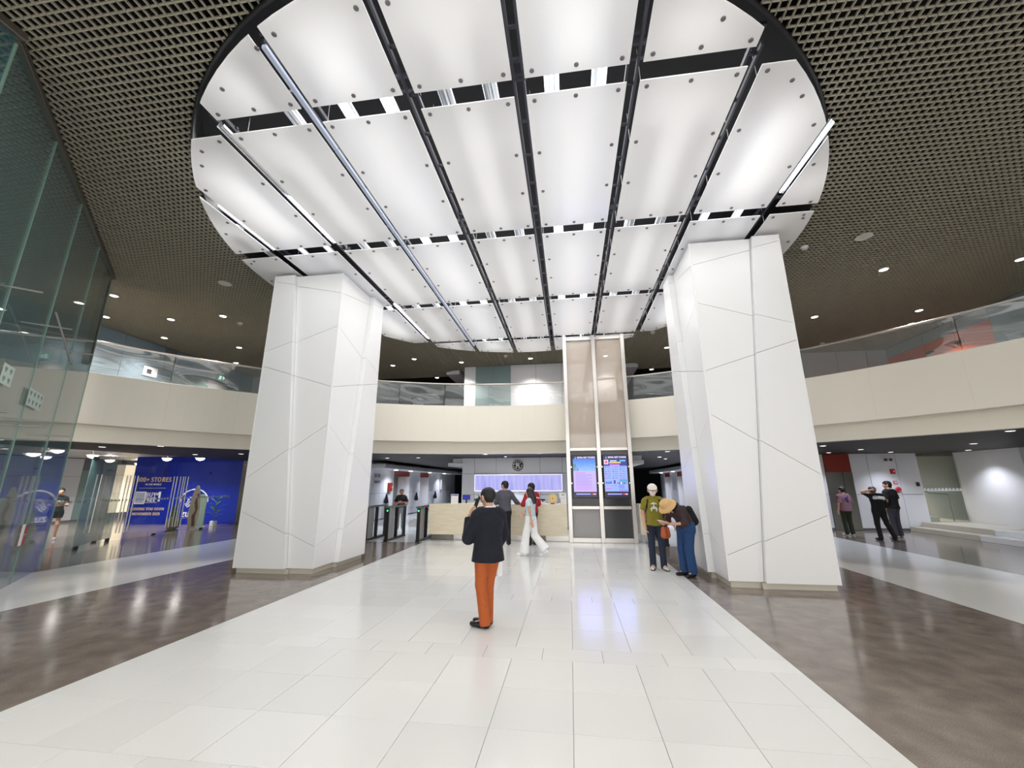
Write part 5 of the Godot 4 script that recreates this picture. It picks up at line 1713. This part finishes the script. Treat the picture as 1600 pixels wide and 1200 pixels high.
func build_people() -> void:
	var V := func(x: float, y: float, z: float) -> Vector3: return Vector3(x, y, z)
	# the man in the foreground
	var navy := cloth(c8(17, 19, 34), 1.1)
	var rust := cloth(c8(176, 88, 40), 1.5)
	var o := person("man in a navy jacket and rust orange trousers with a phone at his ear", V.call(-1.06, 0, -5.4), -138.0, {
		"h": 1.63, "cell": 0.014, "cloth_cell": 0.01, "head_cell": 0.0065, "hand_cell": 0.0045, "girth": 1.06, "hair": "short",
		"pose": {"elL": V.call(0.25, 1.08, 0.09), "wrL": V.call(0.195, 1.345, 0.175), "elR": V.call(-0.25, 1.1, 0.02), "wrR": V.call(-0.2, 0.88, 0.16), "head": V.call(0.0, 1.585, 0.03),
			"knL": V.call(0.07, 0.5, 0.06), "anL": V.call(0.04, 0.085, 0.0), "toeL": V.call(0.13, 0.035, 0.14), "knR": V.call(-0.07, 0.5, 0.1), "anR": V.call(-0.06, 0.085, 0.09), "toeR": V.call(0.03, 0.035, 0.24)},
		"hands": {"L": [V.call(-0.25, 1, -0.25), V.call(-0.9, -0.1, -0.25), 0.35], "R": [V.call(0.1, -1, 0.2), V.call(0.9, 0, 0), 0.9]},
		"head_turn": Vector3(0.06, 0.12, 0.0),
		"top": {"m": navy, "name": "jacket", "ease": 0.036, "hem": 0.79, "sleeve": 1.98, "flare": 1.75, "collar": 0.035}, "bottom": {"m": rust, "ease": 0.016, "hem": 0.068, "end": 2.13}, "shoe": mat(c8(16, 16, 17), 0.25)})
	var J: Dictionary = o.get_meta("joints")
	o.remove_meta("joints")
	obj("collar", tube(mb(), [J.neck + Vector3(0.075, 0.012, 0.03), J.neck + Vector3(0.06, 0.03, -0.045), J.neck + Vector3(-0.06, 0.03, -0.045), J.neck + Vector3(-0.075, 0.012, 0.03)], 0.016, 8), M.white, o)
	var ph := thing("phone", "black phone held to the ear of the man in the navy jacket", "phone", local(o, V.call(0.128, 1.475, 0.075)), o.rotation.y)
	var pb := Basis.from_euler(Vector3(-0.45, 0.0, 0.12))
	bx_part(ph, "case", Vector3.ZERO, Vector3(0.011, 0.158, 0.076), M.black, 0.004, Transform3D(pb, Vector3.ZERO))
	bx_part(ph, "camera_plate", Vector3(0.007, 0.055, 0.015), Vector3(0.004, 0.035, 0.03), M.trim, 0.002, Transform3D(pb, Vector3.ZERO))
	var wb := thing("paper_bag", "white paper bag hanging from the right hand of the man with rust trousers", "bag", local(o, V.call(-0.2, 0.56, 0.2)), o.rotation.y)
	obj("sack", slab(mb(), PackedVector2Array([Vector2(-0.09, 0.0), Vector2(0.09, 0.0), Vector2(0.1, 0.2), Vector2(-0.1, 0.2)]), Vector3(-0.04, -0.03, 0), Vector3(0, 0, 1), Vector3.UP, 0.04, -0.04), M.white, wb)
	obj("handle", tube(mb(), [Vector3(-0.04, 0.17, -0.04), Vector3(-0.0, 0.23, 0.0), Vector3(-0.04, 0.17, 0.04)], 0.006, 6), M.white, wb)

	# at the desk
	o = person("man in a charcoal shirt and black trousers leaning at the desk, seen from behind", V.call(-1.9, 0, -12.1), -168.0, {
		"h": 1.76, "hair": "mop", "head_turn": Vector3(0.1, 0.75, 0), "pose": {"elR": V.call(-0.34, 1.13, 0.08), "wrR": V.call(-0.46, 1.06, 0.3), "elL": V.call(0.24, 1.12, 0.1), "wrL": V.call(0.16, 1.09, 0.34)},
		"top": {"m": cloth(c8(82, 82, 92)), "ease": 0.022, "hem": 0.9, "sleeve": 1.6}, "bottom": {"m": cloth(c8(26, 26, 32))}, "shoe": mat(c8(30, 30, 32), 0.4), "sole": M.white})
	o.remove_meta("joints")
	o = person("woman in white behind the reception desk, seen between the two dark haired men", V.call(-2.86, 0, -14.1), 12.0, {
		"h": 1.56, "hair": "tied", "pose": {"waist": V.call(0, 1.08, 0.04), "chest": V.call(0, 1.25, 0.1), "neck": V.call(0, 1.39, 0.17), "head": V.call(0, 1.5, 0.25), "shL": V.call(0.165, 1.33, 0.14), "shR": V.call(-0.165, 1.33, 0.14), "elL": V.call(0.22, 1.12, 0.16), "elR": V.call(-0.22, 1.12, 0.16), "wrL": V.call(0.15, 1.14, 0.34), "wrR": V.call(-0.15, 1.14, 0.34)},
		"top": {"m": cloth(c8(214, 214, 218)), "sleeve": 1.9}, "bottom": {"m": cloth(c8(40, 40, 46))}})
	o.remove_meta("joints")
	o = person("man in a red jacket with a white stripe standing at the reception desk", V.call(-1.13, 0, -12.25), -140.0, {
		"h": 1.7, "hair": "mop", "head_turn": Vector3(0.2, 0.3, 0), "pose": {"elL": V.call(0.25, 1.12, 0.06), "wrL": V.call(0.14, 1.08, 0.26), "elR": V.call(-0.26, 1.12, 0.02), "wrR": V.call(-0.2, 1.02, 0.24)},
		"top": {"m": cloth(c8(170, 26, 44)), "name": "jacket", "ease": 0.03, "hem": 0.88, "sleeve": 1.95}, "bottom": {"m": cloth(c8(22, 22, 26))}})
	var Jr: Dictionary = o.get_meta("joints")
	o.remove_meta("joints")
	obj("stripe", tube(mb(), [Jr.shL + Vector3(0.035, -0.07, -0.07), Jr.chest + Vector3(0.1, 0.03, -0.128), Jr.chest + Vector3(-0.1, 0.03, -0.128), Jr.shR + Vector3(-0.035, -0.07, -0.07)], 0.016, 8), M.white, o)
	# walking woman
	o = person("woman with long dark hair in a pale blue top and wide white trousers, walking", V.call(-1.0, 0, -10.5), -112.0, {
		"h": 1.58, "hair": "long", "girth": 0.9, "hair_m": mat(c8(34, 18, 18), 0.4), "pose": {"elL": V.call(0.24, 1.12, -0.1), "wrL": V.call(0.22, 0.87, -0.14), "elR": V.call(-0.22, 1.13, 0.06), "wrR": V.call(-0.16, 1.02, 0.27),
			"knL": V.call(0.09, 0.5, 0.1), "anL": V.call(0.09, 0.085, 0.16), "toeL": V.call(0.1, 0.035, 0.32), "knR": V.call(-0.09, 0.5, -0.06), "anR": V.call(-0.09, 0.16, -0.38), "toeR": V.call(-0.09, 0.04, -0.25), "hipR": V.call(-0.09, 0.92, -0.02)},
		"top": {"m": cloth(c8(198, 218, 226)), "name": "top", "sleeve": 0.5, "hem": 0.98, "ease": 0.014}, "bottom": {"m": cloth(c8(236, 236, 236), 0.6), "ease": 0.02, "hem": 0.125, "end": 2.03}, "shoe": M.white, "sole": M.white})
	o.remove_meta("joints")
	# guard behind the gates
	o = person("person in a black uniform with folded arms standing behind the entrance gates", V.call(-6.5, 0, -15.6), 16.0, {
		"h": 1.5, "cell": 0.02, "girth": 1.1, "hair": "short", "skin": M.skin_tan, "pose": {"elL": V.call(0.27, 1.13, 0.05), "wrL": V.call(0.04, 1.16, 0.2), "elR": V.call(-0.27, 1.13, 0.05), "wrR": V.call(-0.04, 1.13, 0.22)},
		"hands": {"L": [V.call(-1, 0.1, 0.1), V.call(0, -0.2, -1), 0.6], "R": [V.call(1, 0.1, 0.0), V.call(0, -0.2, -1), 0.6]},
		"top": {"m": cloth(c8(24, 24, 27)), "sleeve": 0.85}, "bottom": {"m": cloth(c8(24, 24, 28))}})
	o.remove_meta("joints")
	# the couple by the right column
	o = person("man in a white cap and face mask with an olive T-shirt and dark jeans", V.call(1.71, 0, -9.2), -8.0, {
		"h": 1.66, "cell": 0.015, "cloth_cell": 0.012, "head_cell": 0.007, "hand_cell": 0.005, "hair": "short", "pose": {"elR": V.call(-0.235, 1.11, -0.02), "wrR": V.call(-0.205, 0.87, 0.08), "elL": V.call(0.235, 1.13, 0.0), "wrL": V.call(0.33, 0.93, 0.14), "anL": V.call(0.11, 0.085, 0.0), "anR": V.call(-0.1, 0.085, -0.02), "toeL": V.call(0.16, 0.035, 0.15), "toeR": V.call(-0.12, 0.035, 0.14)},
		"hands": {"L": [V.call(0.45, -0.75, 0.4), V.call(-0.8, -0.3, 0.2), 0.5]},
		"top": {"m": cloth(c8(128, 118, 34)), "name": "t_shirt", "sleeve": 0.72, "hem": 0.87, "ease": 0.022, "flare": 1.7}, "bottom": {"m": cloth(c8(36, 44, 62), 1.2), "name": "jeans", "hem": 0.066, "end": 2.13}, "shoe": mat(c8(214, 208, 200), 0.6), "sole": M.black})
	J = o.get_meta("joints")
	o.remove_meta("joints")
	var hc: Vector3 = J.head
	var cap := [[hc + Vector3(0, 0.05, -0.02), hc + Vector3(0, 0.05, 0.01), 0.101, 0.097]]
	var cp := obj("cap", skin_mesh([solid(cap, 0.008, 0.01, [[Vector3(0, -1, 0), -(hc.y + 0.042)]])]), cloth(c8(228, 224, 218)), o)
	obj("brim", slab(mb(), PackedVector2Array([Vector2(-0.095, -0.03), Vector2(-0.085, 0.07), Vector2(-0.045, 0.115), Vector2(0.045, 0.115), Vector2(0.085, 0.07), Vector2(0.095, -0.03)]), hc + Vector3(0, 0.05, 0.065), Vector3.RIGHT, Vector3(0, -0.22, 0.97).normalized(), 0.004, -0.004), cloth(c8(222, 218, 212)), cp)
	obj("face_mask", skin_mesh([solid([[hc + Vector3(-0.02, -0.025, 0.062), hc + Vector3(0.02, -0.025, 0.062), 0.05, 0.05], [hc + Vector3(0, -0.05, 0.06), hc + Vector3(0, -0.075, 0.05), 0.048, 0.038]], 0.007, 0.02, [[Vector3(0, 1, 0.15).normalized(), Vector3(0, 1, 0.15).normalized().dot(hc + Vector3(0, -0.004, 0.1))]])]), mat(c8(232, 224, 220), 0.8), o)
	# print on the shirt: a small arched figure, flat on the chest
	var pr := mb()
	for e in [[[0.0, 0.07], [0.0, -0.02]], [[-0.075, 0.045], [-0.04, 0.06], [0.0, 0.085], [0.04, 0.06], [0.075, 0.045]], [[-0.07, -0.055], [-0.045, -0.01], [0.0, 0.0], [0.045, -0.01], [0.07, -0.055]], [[-0.04, -0.025], [-0.055, -0.09]], [[0.04, -0.025], [0.05, -0.09]], [[-0.005, -0.03], [0.0, -0.005]], [[-0.06, -0.04], [0.0, -0.028], [0.06, -0.04]]]:
		var pts := []
		for q in e:
			pts.append(J.chest + Vector3(q[0], q[1] - 0.02, 0.127 - q[0] * q[0] * 2.0 - absf(q[1]) * 0.12))
		tube(pr, pts, 0.011, 6)
	obj("print", pr, M.white, o)
	for e in [-1.0, 1.0]:
		obj("strap", tube(mb(), [J.chest + Vector3(e * 0.1, 0.11, -0.1), J.chest + Vector3(e * 0.115, 0.165, 0.0), J.chest + Vector3(e * 0.12, 0.09, 0.105), J.chest + Vector3(e * 0.14, -0.02, 0.1), J.chest + Vector3(e * 0.165, -0.13, 0.02)], 0.019, 8), M.black, o)
	bag("backpack", "black backpack worn by the man in the white cap", "backpack", [[J.chest + Vector3(-0.07, 0.08, -0.19), J.chest + Vector3(-0.07, -0.22, -0.19), 0.075, 0.085], [J.chest + Vector3(0.07, 0.08, -0.19), J.chest + Vector3(0.07, -0.22, -0.19), 0.075, 0.085]], 0.02, cloth(c8(22, 22, 24)), o)

	o = person("woman in a straw hat and blue jeans bending over her phone by the right column", V.call(2.13, 0, -8.62), -58.0, {
		"h": 1.64, "cell": 0.015, "cloth_cell": 0.012, "head_cell": 0.007, "hand_cell": 0.005, "hair": "long", "girth": 0.95, "head_turn": Vector3(0.75, 0, 0),
		"pose": {"pelvis": V.call(0, 0.95, -0.05), "waist": V.call(0, 1.08, 0.0), "chest": V.call(0, 1.2, 0.12), "neck": V.call(0, 1.28, 0.25), "head": V.call(0, 1.3, 0.385), "shL": V.call(0.165, 1.25, 0.19), "shR": V.call(-0.165, 1.25, 0.19), "elL": V.call(0.22, 1.0, 0.2), "elR": V.call(-0.22, 1.0, 0.2), "wrL": V.call(0.1, 0.99, 0.42), "wrR": V.call(-0.08, 0.98, 0.44), "hipL": V.call(0.09, 0.92, -0.05), "hipR": V.call(-0.09, 0.92, -0.05), "knL": V.call(0.1, 0.5, 0.02), "knR": V.call(-0.1, 0.5, 0.0)},
		"hands": {"L": [V.call(-0.5, 0.1, 0.8), V.call(0, 1, 0), 0.5], "R": [V.call(0.4, 0.2, 0.8), V.call(0, 1, 0), 0.5]},
		"top": {"m": cloth(c8(58, 42, 44)), "name": "blouse", "sleeve": 1.35, "hem": 0.92, "ease": 0.024}, "bottom": {"m": cloth(c8(34, 66, 112), 1.4), "name": "jeans", "ease": 0.032, "hem": 0.085, "end": 2.06}, "shoe": M.black})
	J = o.get_meta("joints")
	o.remove_meta("joints")
	hc = J.head
	var hx := Basis.from_euler(Vector3(0.75, 0, 0))
	var hat := obj("straw_hat", lathe(mb(), hc + hx * Vector3(0, 0.035, -0.01), [Vector2(0.185, -0.035), Vector2(0.17, -0.012), Vector2(0.118, 0.012), Vector2(0.112, 0.05), Vector2(0.1, 0.085), Vector2(0.07, 0.108), Vector2(0.0, 0.115)], 28, hx * Vector3.UP), mat(c8(206, 168, 116), 0.85), o)
	obj("hat_underside", lathe(mb(), hc + hx * Vector3(0, 0.035, -0.01), [Vector2(0.183, -0.038), Vector2(0.168, -0.018), Vector2(0.112, 0.004)], 28, hx * Vector3.UP), mat(c8(160, 122, 80), 0.85), hat)
	ph = thing("phone", "white phone held low by the woman in the straw hat", "phone", local(o, V.call(0.02, 1.005, 0.56)), o.rotation.y)
	bx_part(ph, "case", Vector3.ZERO, Vector3(0.074, 0.01, 0.15), M.white, 0.003, Transform3D(Basis.from_euler(Vector3(-0.25, 0, 0)), Vector3.ZERO))
	bx_part(ph, "display", Vector3(0, 0.006, 0), Vector3(0.066, 0.002, 0.14), M.black_glass, 0.0, Transform3D(Basis.from_euler(Vector3(-0.25, 0, 0)), Vector3.ZERO))
	bag("backpack", "black backpack on the back of the woman in the straw hat", "backpack", [[V.call(-0.07, 1.2, -0.1), V.call(-0.07, 0.98, -0.2), 0.07, 0.09], [V.call(0.07, 1.2, -0.1), V.call(0.07, 0.98, -0.2), 0.07, 0.09]], 0.018, cloth(c8(20, 20, 22)), o)
	var hbag := bag("shoulder_bag", "small orange brown shoulder bag hanging before the woman in the straw hat", "bag", [[V.call(-0.2, 0.83, 0.24), V.call(-0.2, 0.72, 0.24), 0.05, 0.065], [V.call(-0.2, 0.83, 0.32), V.call(-0.2, 0.72, 0.32), 0.05, 0.065]], 0.012, mat(c8(172, 82, 40), 0.5), o)
	obj("strap", tube(mb(), [Vector3(0, 0.09, -0.05), Vector3(0.02, 0.3, -0.06), Vector3(0.03, 0.3, 0.0), Vector3(0, 0.09, 0.05)], 0.008, 6), mat(c8(150, 72, 38), 0.5), hbag)

	# the right lift wall
	o = person("person in a mauve top with a purple strap and dark green trousers, seen from behind", V.call(9.05, 0, -15.55), -170.0, {
		"h": 1.54, "cell": 0.02, "hair": "short", "girth": 1.08, "top": {"m": cloth(c8(120, 88, 100)), "sleeve": 0.95, "ease": 0.03, "hem": 0.85}, "bottom": {"m": cloth(c8(42, 48, 34)), "hem": 0.07}, "shoe": M.white})
	J = o.get_meta("joints")
	o.remove_meta("joints")
	obj("strap", tube(mb(), [J.shL + Vector3(-0.05, 0.05, -0.03), J.chest + Vector3(0.02, 0.02, -0.15), J.waist + Vector3(-0.13, -0.06, -0.07)], 0.02, 8), mat(c8(54, 32, 120), 0.6), o)
	obj("strap", tube(mb(), [J.shR + Vector3(0.05, 0.05, -0.03), J.chest + Vector3(-0.02, 0.06, -0.145), J.chest + Vector3(0.1, -0.02, -0.11)], 0.018, 8), mat(c8(54, 32, 120), 0.6), o)
	o = person("man in a black shirt with a white yoke, one arm raised behind his head", V.call(9.3, 0, -14.4), -172.0, {
		"h": 1.6, "cell": 0.018, "hair": "short", "girth": 1.05, "pose": {"head": V.call(0.02, 1.53, 0.08), "neck": V.call(0, 1.42, 0.0), "elL": V.call(0.4, 1.5, 0.02), "wrL": V.call(0.14, 1.56, -0.05), "elR": V.call(-0.3, 1.14, 0.06), "wrR": V.call(-0.34, 0.9, 0.12), "anL": V.call(0.12, 0.085, -0.02), "knL": V.call(0.11, 0.5, 0.03), "anR": V.call(-0.26, 0.085, -0.1), "knR": V.call(-0.18, 0.5, 0.0), "toeR": V.call(-0.3, 0.035, 0.06)},
		"hands": {"L": [V.call(-1, 0.1, 0), V.call(0, 0, 1), 0.4]},
		"top": {"m": cloth(c8(18, 18, 20)), "sleeve": 1.7, "ease": 0.026, "hem": 0.88}, "bottom": {"m": cloth(c8(18, 18, 20)), "ease": 0.02}, "shoe": mat(c8(26, 28, 50), 0.5)})
	J = o.get_meta("joints")
	o.remove_meta("joints")
	obj("white_yoke", skin_mesh([solid([[J.shL + Vector3(-0.04, -0.03, -0.075), J.shR + Vector3(0.03, -0.055, -0.075), 0.06, 0.06]], 0.012, 0.02)]), M.white, o)
	o = person("man in a black and grey T-shirt standing behind the man with the raised arm", V.call(10.2, 0, -15.15), -158.0, {
		"h": 1.72, "cell": 0.02, "hair": "mop", "girth": 1.08, "head_turn": Vector3(0, 0.6, 0), "pose": {"wrR": V.call(-0.26, 0.87, 0.02)},
		"top": {"m": cloth(c8(20, 20, 24)), "name": "t_shirt", "sleeve": 0.8, "ease": 0.03, "hem": 0.86}, "bottom": {"m": cloth(c8(62, 62, 72)), "ease": 0.02}, "shoe": mat(c8(180, 180, 180), 0.6)})
	J = o.get_meta("joints")
	o.remove_meta("joints")
	obj("grey_yoke", skin_mesh([solid([[J.shL + Vector3(-0.02, -0.005, -0.02), J.shR + Vector3(0.02, -0.005, -0.02), 0.07, 0.07]], 0.014, 0.02, [[Vector3(0, 1, 0), J.neck.y + 0.015]])]), cloth(c8(118, 112, 108)), o)
	# behind the teal glass
	o = person("young woman in a black top and shorts looking at a tablet behind the teal glass", V.call(-16.6, 0, -11.65), 62.0, {
		"h": 1.6, "cell": 0.02, "hair": "tied", "girth": 0.95, "pose": {"elL": V.call(0.22, 1.12, 0.06), "wrL": V.call(0.1, 1.14, 0.28), "elR": V.call(-0.22, 1.12, 0.06), "wrR": V.call(-0.1, 1.14, 0.28)}, "head_turn": Vector3(0.25, 0, 0),
		"top": {"m": cloth(c8(24, 26, 30)), "sleeve": 0.6, "hem": 0.92}, "bottom": {"m": cloth(c8(20, 20, 24)), "name": "shorts", "end": 0.5, "ease": 0.025}, "shoe": M.white, "sole": M.white})
	J = o.get_meta("joints")
	o.remove_meta("joints")
	for y in [0.0, -0.06]:
		obj("stripe", tube(mb(), [J.chest + Vector3(-0.16, y, 0.05), J.chest + Vector3(-0.08, y, 0.115), J.chest + Vector3(0.08, y, 0.115), J.chest + Vector3(0.16, y, 0.05)], 0.009, 6), M.trim, o)
	ph = thing("tablet", "tan tablet case held by the young woman behind the teal glass", "tablet", local(o, V.call(0, 1.14, 0.37)), o.rotation.y)
	bx_part(ph, "case", Vector3.ZERO, Vector3(0.24, 0.012, 0.18), mat(c8(186, 150, 116), 0.6), 0.004, Transform3D(Basis.from_euler(Vector3(-0.5, 0, 0)), Vector3.ZERO))
	bx_part(ph, "display", Vector3(0, 0.008, 0), Vector3(0.22, 0.002, 0.16), M.black_glass, 0.0, Transform3D(Basis.from_euler(Vector3(-0.5, 0, 0)), Vector3.ZERO))
